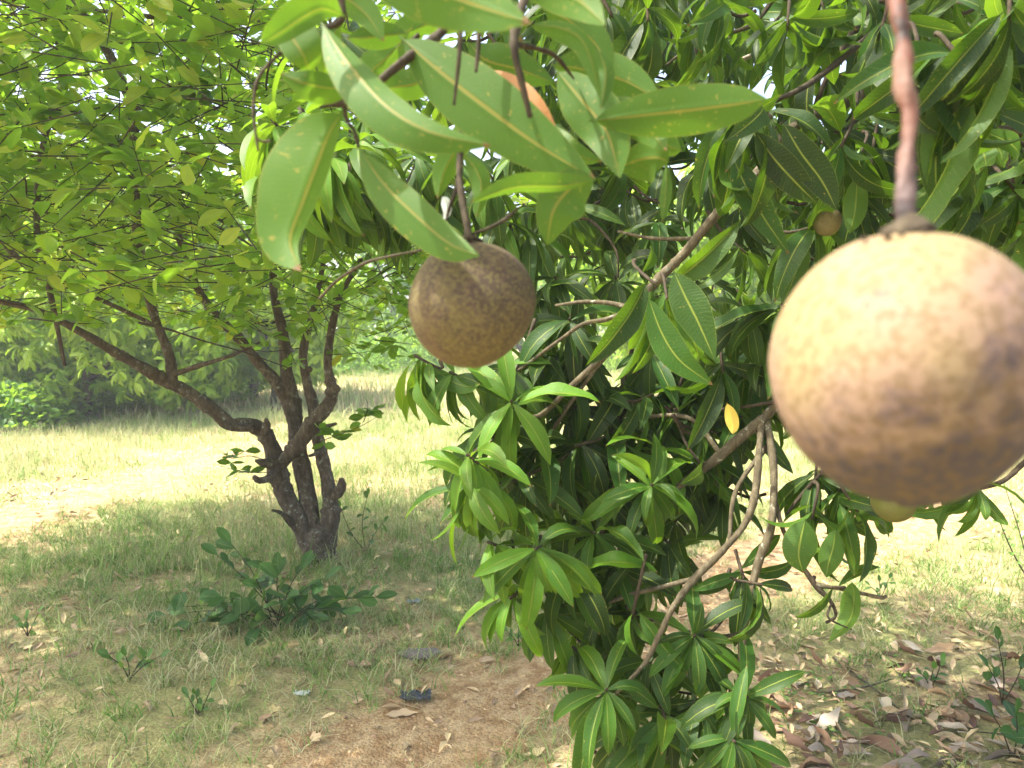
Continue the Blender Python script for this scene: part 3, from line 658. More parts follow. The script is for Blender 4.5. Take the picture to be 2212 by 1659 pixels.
def crown_pt():
    while True:
        c_, r_ = CR[rng.choice(7, p=[.34, .21, .15, .05, .11, .06, .08])]; v = rng.normal(size=3); v = norm(v) * rng.random() ** (1 / 2.6)
        p = np.array(c_) + v * r_
        x, y, d = proj(p)
        if d < 1.5 or (d < 2.3 and y > -80): continue
        low = np.interp(x, [-300, 0, 150, 350, 420, 560, 640, 780, 870, 1000, 1150], [650, 690, 700, 720, 700, 760, 770, 790, 740, 720, 620])
        if y > low - 25 * rng.random() : continue
        if x > 900 and y < 400: continue
        if any(d < dd_ + .15 and np.min(np.hypot(*(q_ - [x, y]).T)) < 34 for q_, dd_ in CLP) and rng.random() < .55: continue
        return p, x, y
ntw = 4300
for i in range(ntw):
    p, px_, py_ = crown_pt(); az = rng.random() * 6.28; d = norm([math.cos(az), math.sin(az), rng.uniform(-.6, .7)]); Lt = rng.uniform(.14, .42)
    q1 = p + d * Lt * .5 + [0, 0, rng.normal() * .02]; q2 = p + d * Lt + [0, 0, rng.uniform(-.05, .04)]
    V_, F_ = tube([p - d * .05, q1, q2], [.0032, .0022, .0012], 4, 2, .1); ltw.add(V_, F_, rng.random())
    tb = np.clip(.56 + .25 * fbm(np.array([p[0]]), np.array([p[1] + p[2]]), .9, 3)[0] + .10 * (p[2] - 2.4) + (.24 if px_ < 520 and py_ < 600 else -.06) + rng.normal() * .16, 0, 1)  # upper-left leaves get a lighter tone, sunlight put into the leaf colour
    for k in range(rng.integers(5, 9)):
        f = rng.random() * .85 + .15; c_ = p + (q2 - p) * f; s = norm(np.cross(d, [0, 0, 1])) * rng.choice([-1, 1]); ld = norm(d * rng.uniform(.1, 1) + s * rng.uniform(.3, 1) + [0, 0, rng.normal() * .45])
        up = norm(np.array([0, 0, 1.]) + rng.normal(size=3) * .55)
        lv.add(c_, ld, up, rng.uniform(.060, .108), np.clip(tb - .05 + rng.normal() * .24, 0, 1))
for i in range(210):
    x, y, d0 = rng.uniform(-100, 560), rng.uniform(-40, 620), rng.uniform(2.35, 3.0); p = P(x, y, d0)
    az = rng.random() * 6.28; d = norm([math.cos(az), math.sin(az) * .5, rng.uniform(-.5, .6)]); q2 = p + d * rng.uniform(.12, .28); tb = rng.uniform(.35, .95)
    V_, F_ = tube([p - d * .12, p + d * .08, q2], [.0026, .0019, .0011], 4, 3, .1); ltw.add(V_, F_, rng.random())
    for k in range(rng.integers(4, 8)):
        f = rng.random(); c_ = p + (q2 - p) * f; s = norm(np.cross(d, [0, 0, 1])) * (1 if k % 2 else -1)
        lv.add(c_, norm(d * rng.uniform(.2, .9) + s * rng.uniform(.4, 1) + [0, 0, rng.normal() * .4]), norm(np.array([0, -.25, 1.]) + rng.normal(size=3) * .5), rng.uniform(.075, .115), np.clip(tb + rng.normal() * .15, 0, 1))
# long bare crossing twigs
for i in range(230):
    p, _, _ = crown_pt(); az = rng.random() * 6.28; d = norm([math.cos(az), math.sin(az) * .6, rng.uniform(-.4, .9)]); L_ = rng.uniform(.4, 1.1); r0 = rng.uniform(.003, .009)
    pts = [p + d * L_ * t + rng.normal(size=3) * .035 for t in np.linspace(0, 1, 5)]
    V_, F_ = tube(pts, np.linspace(r0, r0 * .3, 5), 5, 3, .1); ltw.add(V_, F_, rng.random())
# small leafy sprigs on the trunk
def sprig(pts, d, leaves, L):
    p = [P(a, b, d) for a, b in pts]; V_, F_ = tube(p, np.linspace(.003, .0012, len(p)), 5, 4, .1); ltw.add(V_, F_, .3)
    for (a, b) in leaves:
        c_ = P(a, b, d + rng.normal() * .03)
        for s in range(3):
            az = rng.random() * 6.28; lv.add(c_, norm([math.cos(az), math.sin(az) * .5, rng.uniform(-.5, .4)]), norm(rng.normal(size=3) * .5 + [0, -.6, 1]), rng.uniform(.07, .1), .22)
sprig([(700, 950), (745, 935), (790, 915), (830, 890)], 4.4, [(700, 960), (715, 940), (735, 935), (755, 925), (690, 925), (795, 890), (785, 900), (730, 950)], .09)
sprig([(785, 912), (795, 880), (790, 860)], 4.4, [(790, 890), (805, 885), (775, 885)], .09)
sprig([(590, 1000), (540, 985), (500, 990), (490, 975)], 4.5, [(510, 985), (490, 985), (530, 975), (500, 1000), (520, 1015)], .08)
sprig([(585, 1020), (530, 1020), (470, 1005)], 4.5, [(540, 1020)], .08)
sprig([(740, 640), (900, 545), (960, 520)], 3.9, [(800, 600)], .08)
sprig([(810, 735), (860, 740), (900, 745)], 4.0, [(820, 740), (850, 745), (800, 760), (815, 790), (880, 770)], .09)
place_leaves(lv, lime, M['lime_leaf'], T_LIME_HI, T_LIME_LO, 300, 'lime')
link('twigs', ltw.mesh('lime_twigs', LB), M['twig'], lime, kind='stuff')
def sphere(rx, rz, seed=0, n=32, m=24, amp=.015, shape=None):
    r_ = np.random.default_rng(seed); ph = r_.random(6) * 6.28; V = []
    for k in range(m + 1):
        a = math.pi * k / m
        for j in range(n):
            b = 2 * math.pi * j / n; s = 1 + amp * (math.sin(2 * b + ph[0]) * math.sin(a) + math.sin(3 * b + 2 * a + ph[1]) * math.sin(a) + .7 * math.sin(3 * a + ph[2] + math.cos(b)))
            x, y, z = math.sin(a) * math.cos(b) * rx * s, math.sin(a) * math.sin(b) * rx * s, math.cos(a) * rz * s
            if shape: x, y, z = shape(x, y, z, a)
            V.append((x, y, z))
    j = np.arange(n); Fs = [np.stack([k * n + j, (k + 1) * n + j, (k + 1) * n + (j + 1) % n, k * n + (j + 1) % n], 1) for k in range(m)]
    V = np.array(V); V[:n] = V[:n].mean(0) + (V[:n] - V[:n].mean(0)) ; return V, np.vstack(Fs)
for (a, b, d, lab) in ((406, 200, 2.6, 'round green lime left of its darker twin high in the lime tree'), (444, 211, 2.65, 'dark green lime hanging just left of the bright mango leaves'),
                       (187, 253, 2.55, 'dark bumpy lime left of the upright stem of the lime tree'), (249, 313, 2.6, 'pale green lime half hidden beside the upright lime stem')):
    q = P(a, b, d)
    t = empty('lime', q, lab, 'lime', 'limes in the lime tree'); V, Fq = sphere(.026, .027, 3, 20, 14, .04); link('fruit_body', mesh_np('fruit_body', V, Fq), M['lime_skin'], t)
    V, Fq = tube([(0, 0, .025), (.004, 0, .04), (.01, .01, .07)], [.002, .0016, .0014], 5, 3); link('stalk', mesh_np('stalk', V, Fq), M['twig'], t)

# ------------------------------------------------------------------ mango tree
MB_ = np.array([3.1, 1.3, float(hgt(3.1, 1.3))]); mango = empty('mango_tree', MB_, 'large mango tree on the right with long glossy drooping leaves reaching over the view', 'tree')
part_tube('trunk', [MB_ + [0, 0, -.05], MB_ + [0, 0, .5], MB_ + [-.1, .05, 1.1], MB_ + [-.2, .1, 1.7], MB_ + [-.3, .1, 2.3]], [.17, .14, .125, .11, .09], M['mango_bark'], mango, 14, 6)
def mt(pts, mat='mango_bark', name='branch', ns=9, extra=None, rough=.07, knots=.1):
    p, r = PX(pts); r = [q * .82 for q in r]
    if extra is not None: p = [np.array(e[:3]) for e in extra] + p; r = [e[3] for e in extra] + r
    return part_tube(name, p, r, M[mat], mango, ns, 8, rough, knots)
# boughs over the camera that carry the near twigs
part_tube('bough', [MB_ + [-.25, .1, 2.0], (2.0, 1.1, 2.35), (1.0, .75, 2.3), (.3, .5, 2.12), (-.25, .5, 1.98), (-.8, .7, 1.95)], [.06, .045, .03, .02, .012, .007], M['mango_bark'], mango, 10, 8)
part_tube('bough', [MB_ + [-.25, .1, 1.6], (2.2, 1.7, 2.1), (1.5, 2.2, 2.35), (.7, 2.4, 2.6), (-.1, 2.3, 2.7)], [.07, .055, .04, .03, .012], M['mango_bark'], mango, 10, 8)
part_tube('bough', [MB_ + [-.2, .1, 1.9], (2.5, .2, 2.6), (1.2, -.5, 2.9), (0, -.8, 3.1)], [.06, .05, .035, .015], M['mango_bark'], mango, 10, 8)
mt([(2140, 285, 1.75, 17), (2075, 350, 1.7, 19), (2050, 400, 1.65, 17), (2020, 470, 1.6, 14), (1985, 520, 1.6, 12), (1900, 640, 1.6, 11), (1800, 760, 1.62, 11), (1690, 860, 1.65, 12), (1650, 905, 1.66, 14)], extra=[(2.75, 1.45, 1.65, .055), (2.1, 1.7, 1.85, .035)])
mt([(2090, 350, 1.72, 12), (2020, 325, 1.7, 10), (1950, 330, 1.7, 8)])
mt([(1760, 250, 1.75, 15), (1640, 370, 1.65, 14), (1555, 455, 1.6, 13), (1480, 545, 1.6, 13), (1425, 600, 1.6, 12), (1370, 668, 1.6, 12), (1320, 750, 1.62, 9), (1230, 838, 1.65, 8), (1160, 900, 1.65, 7), (1105, 875, 1.6, 4)], extra=[(1.5, 2.2, 2.35, .03)])
mt([(1370, 668, 1.6, 9), (1320, 655, 1.62, 6), (1260, 652, 1.66, 5), (1200, 660, 1.7, 4)])
mt([(1370, 670, 1.6, 9), (1310, 690, 1.6, 7), (1260, 700, 1.62, 6), (1215, 730, 1.65, 5), (1120, 800, 1.68, 4)])
mt([(1365, 680, 1.62, 6), (1350, 730, 1.66, 6), (1300, 780, 1.7, 6), (1240, 860, 1.72, 5), (1180, 950, 1.75, 4)])
mt([(1650, 905, 1.66, 15), (1600, 945, 1.66, 14), (1555, 985, 1.66, 14), (1510, 1018, 1.66, 12), (1450, 1060, 1.66, 8), (1405, 1060, 1.62, 5)])
mt([(1645, 910, 1.66, 10), (1640, 970, 1.62, 9), (1632, 1060, 1.58, 10), (1610, 1130, 1.56, 9), (1560, 1190, 1.55, 9), (1500, 1250, 1.53, 10), (1455, 1310, 1.5, 8), (1420, 1380, 1.5, 7), (1395, 1430, 1.5, 6), (1330, 1500, 1.46, 4)])
mt([(1655, 910, 1.66, 11), (1668, 980, 1.62, 10), (1672, 1060, 1.58, 10), (1665, 1140, 1.56, 11), (1640, 1210, 1.55, 11), (1620, 1290, 1.54, 10), (1605, 1370, 1.52, 10), (1600, 1470, 1.5, 9), (1590, 1560, 1.47, 8), (1550, 1680, 1.45, 7)])
mt([(1500, 1250, 1.53, 7), (1440, 1265, 1.55, 6), (1360, 1285, 1.58, 6), (1310, 1300, 1.6, 5), (1230, 1290, 1.6, 4)])
mt([(1575, 1180, 1.56, 6), (1590, 1060, 1.6, 6), (1660, 960, 1.66, 7)])
mt([(1670, 1060, 1.58, 5), (1690, 1140, 1.56, 6), (1720, 1200, 1.56, 4), (1760, 1262, 1.55, 8), (1795, 1300, 1.54, 5), (1805, 1330, 1.54, 4), (1785, 1345, 1.53, 4)], 'twig')
mt([(1760, 1262, 1.55, 7), (1830, 1275, 1.53, 5), (1900, 1290, 1.52, 5), (1915, 1288, 1.52, 4)], 'mango_bark')
mt([(1600, 1370, 1.52, 6), (1550, 1375, 1.54, 5), (1500, 1372, 1.55, 5)], 'twig'); mt([(1795, 1305, 1.54, 3), (1790, 1335, 1.5, 3), (1840, 1360, 1.5, 1.5)], 'twig')
mt([(1310, 1300, 1.6, 4), (1260, 1240, 1.6, 4), (1160, 1190, 1.52, 4)]); mt([(1560, 985, 1.66, 8), (1480, 900, 1.7, 6), (1330, 920, 1.78, 5), (1200, 1000, 1.72, 4)])
mt([(1160, 900, 1.65, 5), (1080, 930, 1.6, 4), (1015, 985, 1.52, 3.5)], 'twig'); mt([(1200, 1000, 1.7, 5), (1100, 1040, 1.6, 4), (1020, 1045, 1.52, 3)], 'twig')
mt([(1700, -60, 1.9, 9), (1640, 40, 1.9, 6), (1570, 75, 1.9, 5), (1500, 95, 1.9, 4), (1440, 140, 1.9, 3)], 'mango_bark')
mt([(1920, -60, 1.6, 10), (1880, 10, 1.6, 9), (1830, 90, 1.6, 8), (1790, 160, 1.6, 7), (1760, 230, 1.62, 6)], 'twig')
mt([(1980, 80, 2.0, 6), (1850, 100, 2.0, 7), (1740, 90, 2.0, 8), (1690, 92, 2.0, 7), (1600, 130, 2.0, 5)], 'pale_bark')
mt([(1240, 470, 1.9, 4), (1280, 480, 1.85, 4), (1330, 540, 1.8, 3), (1335, 600, 1.8, 2.5)], 'twig'); mt([(1335, 500, 1.75, 4), (1410, 515, 1.72, 5), (1500, 515, 1.66, 5)], 'mango_bark')
mt([(2260, 960, 1.4, 8), (2212, 1000, 1.4, 7), (2165, 1040, 1.4, 6), (2100, 1060, 1.42, 4)], 'twig'); mt([(1880, 900, 1.5, 5), (1740, 1060, 1.6, 5), (1700, 1110, 1.6, 4)], 'twig')
mt([(1540, 885, 1.7, 4), (1600, 880, 1.68, 4), (1660, 870, 1.65, 5), (1760, 850, 1.6, 5)], 'twig')
mt([(2100, 190, 1.3, 7), (2060, 170, 1.3, 5), (1990, 140, 1.25, 4)], 'twig'); mt([(1600, 262, 1.2, 8), (1640, 230, 1.25, 7), (1750, 180, 1.35, 8), (1900, 60, 1.5, 9)], 'twig')

ml = Leaves(); mtw = Bulk()
def W(x, y, d, n, L, tone, ax=None, droop=.5, spread=(45, 105)):
    if ax is None: ax = (-.3, -.6, .35)
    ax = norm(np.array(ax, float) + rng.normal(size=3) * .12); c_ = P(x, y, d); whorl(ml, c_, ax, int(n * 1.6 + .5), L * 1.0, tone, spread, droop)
    p0 = c_ - ax * .055 + [0, .02, .015]; V_, F_ = tube([p0, c_ - ax * .06, c_ + ax * .006], [.0042, .0036, .003], 6, 3, .12); mtw.add(V_, F_, rng.random())
# hanging lower part
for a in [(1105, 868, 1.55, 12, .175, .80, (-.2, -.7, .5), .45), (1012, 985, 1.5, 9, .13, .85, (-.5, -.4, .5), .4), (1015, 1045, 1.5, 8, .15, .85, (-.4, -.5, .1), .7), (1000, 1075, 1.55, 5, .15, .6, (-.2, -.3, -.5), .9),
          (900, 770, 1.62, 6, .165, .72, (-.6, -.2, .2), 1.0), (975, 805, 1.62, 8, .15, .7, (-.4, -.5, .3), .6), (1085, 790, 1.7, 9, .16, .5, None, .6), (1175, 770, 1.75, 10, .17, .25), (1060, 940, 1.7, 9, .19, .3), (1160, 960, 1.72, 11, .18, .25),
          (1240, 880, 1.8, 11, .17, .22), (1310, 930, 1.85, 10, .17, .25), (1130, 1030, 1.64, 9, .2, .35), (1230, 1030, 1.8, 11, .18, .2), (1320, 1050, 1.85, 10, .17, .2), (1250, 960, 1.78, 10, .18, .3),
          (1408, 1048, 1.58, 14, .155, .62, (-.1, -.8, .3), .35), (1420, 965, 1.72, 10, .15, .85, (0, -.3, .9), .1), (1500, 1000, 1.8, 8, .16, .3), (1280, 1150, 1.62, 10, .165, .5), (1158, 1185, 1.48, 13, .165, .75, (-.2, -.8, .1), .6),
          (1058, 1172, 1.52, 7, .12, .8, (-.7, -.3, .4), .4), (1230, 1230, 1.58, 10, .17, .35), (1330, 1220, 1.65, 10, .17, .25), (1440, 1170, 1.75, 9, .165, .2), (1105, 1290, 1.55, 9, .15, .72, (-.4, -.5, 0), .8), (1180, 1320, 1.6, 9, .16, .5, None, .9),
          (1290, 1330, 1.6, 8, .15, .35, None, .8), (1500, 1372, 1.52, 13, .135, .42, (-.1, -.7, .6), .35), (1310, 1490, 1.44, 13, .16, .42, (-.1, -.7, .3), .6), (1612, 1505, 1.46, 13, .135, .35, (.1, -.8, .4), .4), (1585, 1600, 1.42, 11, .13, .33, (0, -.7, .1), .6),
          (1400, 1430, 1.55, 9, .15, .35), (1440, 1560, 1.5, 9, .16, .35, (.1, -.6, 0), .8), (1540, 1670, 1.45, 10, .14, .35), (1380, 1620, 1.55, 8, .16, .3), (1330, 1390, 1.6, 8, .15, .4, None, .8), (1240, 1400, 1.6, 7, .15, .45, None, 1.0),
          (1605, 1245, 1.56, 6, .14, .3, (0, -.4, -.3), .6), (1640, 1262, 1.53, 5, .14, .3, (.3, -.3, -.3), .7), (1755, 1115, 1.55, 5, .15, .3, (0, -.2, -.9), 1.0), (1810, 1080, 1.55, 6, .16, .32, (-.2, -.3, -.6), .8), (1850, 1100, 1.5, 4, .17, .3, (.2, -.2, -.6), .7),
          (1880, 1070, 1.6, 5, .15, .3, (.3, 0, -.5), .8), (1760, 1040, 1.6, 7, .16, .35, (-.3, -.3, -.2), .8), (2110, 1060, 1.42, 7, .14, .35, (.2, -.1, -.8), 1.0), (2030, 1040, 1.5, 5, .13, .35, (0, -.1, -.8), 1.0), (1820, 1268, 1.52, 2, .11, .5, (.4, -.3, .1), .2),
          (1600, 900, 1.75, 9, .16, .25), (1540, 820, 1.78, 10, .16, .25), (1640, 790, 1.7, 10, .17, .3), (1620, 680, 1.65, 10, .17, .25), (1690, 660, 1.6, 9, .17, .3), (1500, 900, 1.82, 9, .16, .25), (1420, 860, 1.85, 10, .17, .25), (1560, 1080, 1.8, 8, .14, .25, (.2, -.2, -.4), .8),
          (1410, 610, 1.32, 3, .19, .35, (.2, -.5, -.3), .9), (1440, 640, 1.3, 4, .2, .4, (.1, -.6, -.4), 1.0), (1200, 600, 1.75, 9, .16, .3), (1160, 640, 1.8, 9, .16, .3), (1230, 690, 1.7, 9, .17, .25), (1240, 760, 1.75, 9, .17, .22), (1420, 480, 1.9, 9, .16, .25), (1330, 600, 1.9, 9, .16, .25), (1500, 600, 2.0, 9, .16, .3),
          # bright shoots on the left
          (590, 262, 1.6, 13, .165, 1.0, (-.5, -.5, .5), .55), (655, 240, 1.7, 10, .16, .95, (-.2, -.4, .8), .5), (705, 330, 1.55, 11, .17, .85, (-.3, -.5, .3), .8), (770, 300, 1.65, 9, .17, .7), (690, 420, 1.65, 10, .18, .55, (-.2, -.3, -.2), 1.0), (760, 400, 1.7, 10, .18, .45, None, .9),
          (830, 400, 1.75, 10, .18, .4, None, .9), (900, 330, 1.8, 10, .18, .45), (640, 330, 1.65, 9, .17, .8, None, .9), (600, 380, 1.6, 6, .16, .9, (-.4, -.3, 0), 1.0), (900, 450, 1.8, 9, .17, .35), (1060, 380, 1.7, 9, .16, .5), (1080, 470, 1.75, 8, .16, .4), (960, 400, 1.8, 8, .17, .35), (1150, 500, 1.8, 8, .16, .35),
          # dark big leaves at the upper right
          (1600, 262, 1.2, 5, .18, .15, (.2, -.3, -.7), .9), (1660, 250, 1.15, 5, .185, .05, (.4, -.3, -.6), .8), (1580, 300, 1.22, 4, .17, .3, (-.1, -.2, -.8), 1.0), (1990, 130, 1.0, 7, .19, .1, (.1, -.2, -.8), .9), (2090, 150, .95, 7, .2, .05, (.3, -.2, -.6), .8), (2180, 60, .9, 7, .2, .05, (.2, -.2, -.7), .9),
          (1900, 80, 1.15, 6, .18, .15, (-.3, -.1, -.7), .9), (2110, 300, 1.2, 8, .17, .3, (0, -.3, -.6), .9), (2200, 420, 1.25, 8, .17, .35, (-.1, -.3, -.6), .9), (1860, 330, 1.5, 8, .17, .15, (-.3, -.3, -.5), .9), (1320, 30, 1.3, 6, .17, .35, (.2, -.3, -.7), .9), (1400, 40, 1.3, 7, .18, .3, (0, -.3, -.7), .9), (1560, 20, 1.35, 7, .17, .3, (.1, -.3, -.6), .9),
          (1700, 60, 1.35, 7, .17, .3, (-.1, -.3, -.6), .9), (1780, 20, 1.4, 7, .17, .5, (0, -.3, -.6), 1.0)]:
    a = list(a) + [None] * (8 - len(a)); W(a[0], a[1], a[2], a[3], a[4], a[5], a[6], a[7] if a[7] is not None else .6)
# leafy body of the crown behind
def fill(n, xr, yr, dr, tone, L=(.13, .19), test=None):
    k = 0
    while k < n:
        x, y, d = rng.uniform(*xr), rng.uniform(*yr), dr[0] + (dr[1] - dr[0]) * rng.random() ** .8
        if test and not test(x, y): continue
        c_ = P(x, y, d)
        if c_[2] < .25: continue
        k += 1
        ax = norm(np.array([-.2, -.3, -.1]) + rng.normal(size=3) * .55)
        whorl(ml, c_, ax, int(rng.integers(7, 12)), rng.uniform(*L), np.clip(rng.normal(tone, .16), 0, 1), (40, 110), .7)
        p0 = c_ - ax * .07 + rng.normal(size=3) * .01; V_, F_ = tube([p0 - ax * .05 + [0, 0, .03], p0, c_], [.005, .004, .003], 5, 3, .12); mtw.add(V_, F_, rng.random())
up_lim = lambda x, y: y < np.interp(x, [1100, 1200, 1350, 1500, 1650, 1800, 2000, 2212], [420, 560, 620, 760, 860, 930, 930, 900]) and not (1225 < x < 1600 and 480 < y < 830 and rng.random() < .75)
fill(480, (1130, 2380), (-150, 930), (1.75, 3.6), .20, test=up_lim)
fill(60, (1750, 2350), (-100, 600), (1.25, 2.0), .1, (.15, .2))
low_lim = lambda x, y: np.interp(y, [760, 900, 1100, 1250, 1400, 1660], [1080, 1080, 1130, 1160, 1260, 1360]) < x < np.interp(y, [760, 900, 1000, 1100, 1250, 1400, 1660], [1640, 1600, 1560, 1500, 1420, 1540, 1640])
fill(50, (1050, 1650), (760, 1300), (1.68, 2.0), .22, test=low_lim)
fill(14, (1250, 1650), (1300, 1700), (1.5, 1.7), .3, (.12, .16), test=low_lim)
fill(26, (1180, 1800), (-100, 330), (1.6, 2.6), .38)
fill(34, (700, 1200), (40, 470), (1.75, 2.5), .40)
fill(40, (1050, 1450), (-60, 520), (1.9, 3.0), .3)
# unseen canopy over and behind the viewpoint, added to shade leaves and ground
for i in range(800):
    c_ = np.array([rng.uniform(-.3, 4.2) if i > 120 else rng.uniform(-1.5, .3), rng.uniform(-1.6, 3.2), rng.uniform(2.25, 3.6)])
    x, y, d = proj(c_)
    if d > .2 and y > -140 and x < 2300: continue
    h_ = c_ + np.array(S) * 0
    # added gap along the sun direction that lets light reach the near fruit
    tocheck = P(1900, 700, .27); v = c_ - tocheck; t_ = v @ np.array(S); 
    if t_ > 0 and np.linalg.norm(v - t_ * np.array(S)) < .30: continue
    whorl(ml, c_, norm(rng.normal(size=3) + [0, 0, .5]), int(rng.integers(7, 11)), rng.uniform(.15, .19), .3, (40, 110), .7)
place_leaves(ml, mango, M['mango_leaf'], T_MANGO_HI, T_MANGO_LO, 262, 'mango')
link('twigs', mtw.mesh('mango_twigs', MB_), M['twig'], mango, kind='stuff')

# near leaves, each traced as a bent blade in space
def hero(pts, wl, wr, mat='near_leaf', under=True, fold=.22, tone=.5, roll=0., label=None, wave=.05, prof=prof_mango, pet=.04):
    """pts (x,y,depth) along the midrib; wl/wr half widths in px on the two sides"""
    wl *= .93; wr *= .93; p = catmull([P(*a) for a in pts], 30); dist = catmull([(a[2], 0, 0) for a in pts], 30)[:, 0]
    T = norm(np.gradient(p, axis=0)); u = np.linspace(0, 1, 30)
    view = norm(CAM - p); s = norm(np.cross(T, view)); nn = np.cross(s, T)
    if roll:
        s2 = s * math.cos(roll) + nn * math.sin(roll); nn = -s * math.sin(roll) + nn * math.cos(roll); s = s2
    ww = prof(u, pet); nv = 12; v = np.linspace(-1, 1, nv + 1); V = []; uv = []; ph = rng.random() * 6
    for k in range(30):
        for a in v:
            h = (wl if a < 0 else wr) / F * dist[k] * ww[k]
            lift = abs(a) ** 1.3 * h * fold + wave * h * abs(a) * math.sin(u[k] * 11 + ph + (1.7 if a > 0 else 0))
            rb = .0012 * math.exp(-(a * 14) ** 2) * (1 - .6 * u[k])
            V.append(p[k] + s[k] * a * h - nn[k] * (lift) * (1 if under else -1) + nn[k] * rb); uv.append((u[k], (a + 1) / 2))
    V = np.array(V); j = np.arange(nv); Fs = []
    for k in range(29):
        a0 = k * (nv + 1); q = np.stack([a0 + j, a0 + j + 1, a0 + nv + 2 + j, a0 + nv + 1 + j], 1); Fs.append(q)
    Fq = np.vstack(Fs)
    # which way does the winding face?  s x T ... make the camera see the lower face when under
    n0 = np.cross(V[Fq[100, 1]] - V[Fq[100, 0]], V[Fq[100, 3]] - V[Fq[100, 0]]); facing = (n0 @ (CAM - V[Fq[100, 0]])) > 0
    if facing == under: Fq = Fq[:, ::-1]
    o = link('leaf', mesh_np('near_leaf', V - MB_, Fq, np.array(uv)), M[mat], mango, tone=tone)
    if label: o['label'] = label
    return o
hero([(730, -110, .42), (870, -45, .41), (1010, 5, .40), (1147, 50, .38)], 78, 78, tone=.35, label='pale near leaf cut by the top edge', fold=.1)
hero([(745, 35, .47), (700, 20, .46), (660, 35, .46), (600, 75, .45), (562, 95, .45)], 30, 48, under=False, tone=.5)
hero([(590, 40, .50), (625, 75, .50), (655, 120, .50), (672, 160, .51)], 62, 40, tone=.6, fold=.1)
hero([(735, 40, .52), (716, 90, .52), (703, 140, .53), (698, 180, .54)], 24, 24, tone=.6)
hero([(765, 190, .52), (710, 190, .51), (660, 180, .50), (606, 160, .50)], 42, 36, tone=.3)
hero([(692, 45, .50), (748, 130, .47), (830, 225, .45), (930, 285, .44), (1062, 315, .44)], 42, 66, tone=.25, fold=.35, roll=.25)
hero([(862, 78, .56), (945, 150, .55), (1050, 232, .54), (1165, 315, .53), (1287, 387, .52)], 82, 82, tone=.35, fold=.12, label='longest near leaf crossing the middle of the view')
hero([(742, 238, .52), (712, 290, .51), (685, 360, .50), (655, 440, .49), (628, 520, .48), (650, 585, .47)], 30, 118, tone=.6, fold=.12, roll=-.1, label='broad near leaf hanging straight down at the left')
hero([(772, 312, .53), (825, 392, .52), (895, 462, .51), (970, 525, .50), (1036, 553, .49)], 44, 60, tone=.5, fold=.2, label='near leaf whose tip lies over the brown fruit')
hero([(880, 72, .58), (840, 76, .58), (790, 82, .58), (750, 82, .58)], 30, 32, tone=.15)
hero([(1200, 150, .57), (1255, 215, .56), (1310, 285, .55), (1340, 385, .54)], 66, 62, tone=.35, fold=.15)
hero([(1280, 225, .57), (1345, 245, .56), (1400, 280, .55), (1440, 325, .54)], 44, 40, tone=.4)
hero([(1270, 262, .55), (1380, 250, .54), (1490, 238, .53), (1590, 225, .52), (1658, 214, .51)], 60, 60, tone=.5, fold=.15, label='near leaf pointing right with a brown tip')
hero([(1190, 140, .62), (1260, 150, .62), (1350, 175, .61), (1430, 220, .6)], 55, 48, tone=.35)
hero([(1080, -70, .44), (1180, -30, .43), (1250, 0, .42), (1308, 55, .41)], 50, 52, tone=.8, fold=.1)
hero([(1140, 55, .50), (1215, 62, .50), (1265, 100, .50), (1300, 215, .50)], 22, 34, tone=.55, roll=.3)
hero([(1290, 105, .51), (1308, 150, .51), (1306, 190, .51), (1298, 235, .51)], 22, 24, tone=.05)
hero([(1290, 387, .50), (1210, 402, .50), (1110, 405, .49), (1015, 438, .48)], 16, 34, tone=.4, roll=.3)
hero([(1288, 385, .52), (1235, 405, .52), (1195, 455, .52), (1182, 530, .53)], 70, 52, tone=.4, fold=.1)
hero([(1042, 150, .62), (1100, 190, .61), (1155, 240, .60), (1208, 308, .60)], 36, 36, 'orange_leaf', label='orange dying leaf behind the longest near leaf')
hero([(1330, 365, .60), (1380, 345, .59), (1420, 340, .58), (1445, 350, .58)], 40, 60, tone=.6, fold=.1)
hero([(1410, 290, .60), (1435, 310, .6), (1455, 320, .6), (1472, 325, .6)], 25, 25, tone=.6)
hero([(1440, 350, .62), (1440, 400, .62), (1436, 440, .62), (1432, 480, .62)], 14, 14, tone=.1)
hero([(960, 155, .64), (910, 178, .63), (860, 188, .63), (810, 195, .62)], 36, 38, tone=.4)
hero([(860, 100, .66), (830, 130, .66), (800, 160, .65), (790, 230, .65)], 40, 40, tone=.5)
hero([(930, 50, .68), (890, 60, .68), (860, 100, .67), (850, 160, .67)], 45, 35, tone=.55)
hero([(1010, 90, .66), (1050, 130, .66), (1120, 150, .66), (1200, 180, .66)], 50, 45, tone=.3)
hero([(1000, 250, .66), (990, 310, .66), (960, 370, .66), (945, 430, .66)], 30, 34, tone=.5)
hero([(1130, 270, .66), (1180, 300, .66), (1230, 330, .65), (1300, 350, .65)], 40, 34, tone=.35)
hero([(1000, 330, .64), (1030, 370, .64), (1040, 410, .64), (1030, 470, .64)], 26, 26, tone=.4)
hero([(880, 70, .60), (960, 40, .60), (1050, 20, .6), (1130, 90, .6)], 40, 40, tone=.3)
hero([(690, 20, .56), (730, -10, .56), (790, 30, .56), (830, 90, .56)], 40, 34, tone=.5)
hero([(1170, 20, .60), (1230, 45, .60), (1290, 100, .6), (1320, 170, .6)], 42, 40, tone=.4)
hero([(955, 425, .60), (962, 435, .60), (966, 455, .60), (960, 480, .60)], 12, 12, 'web', fold=.1, label='pale papery scrap of leaf on the fruit twig')
hero([(1455, 585, 1.15), (1480, 640, 1.14), (1510, 700, 1.13), (1545, 780, 1.12)], 44, 44, 'mango_leaf', under=False, tone=.45, fold=.2, label='large glossy leaf pointing down right of the forked branch')
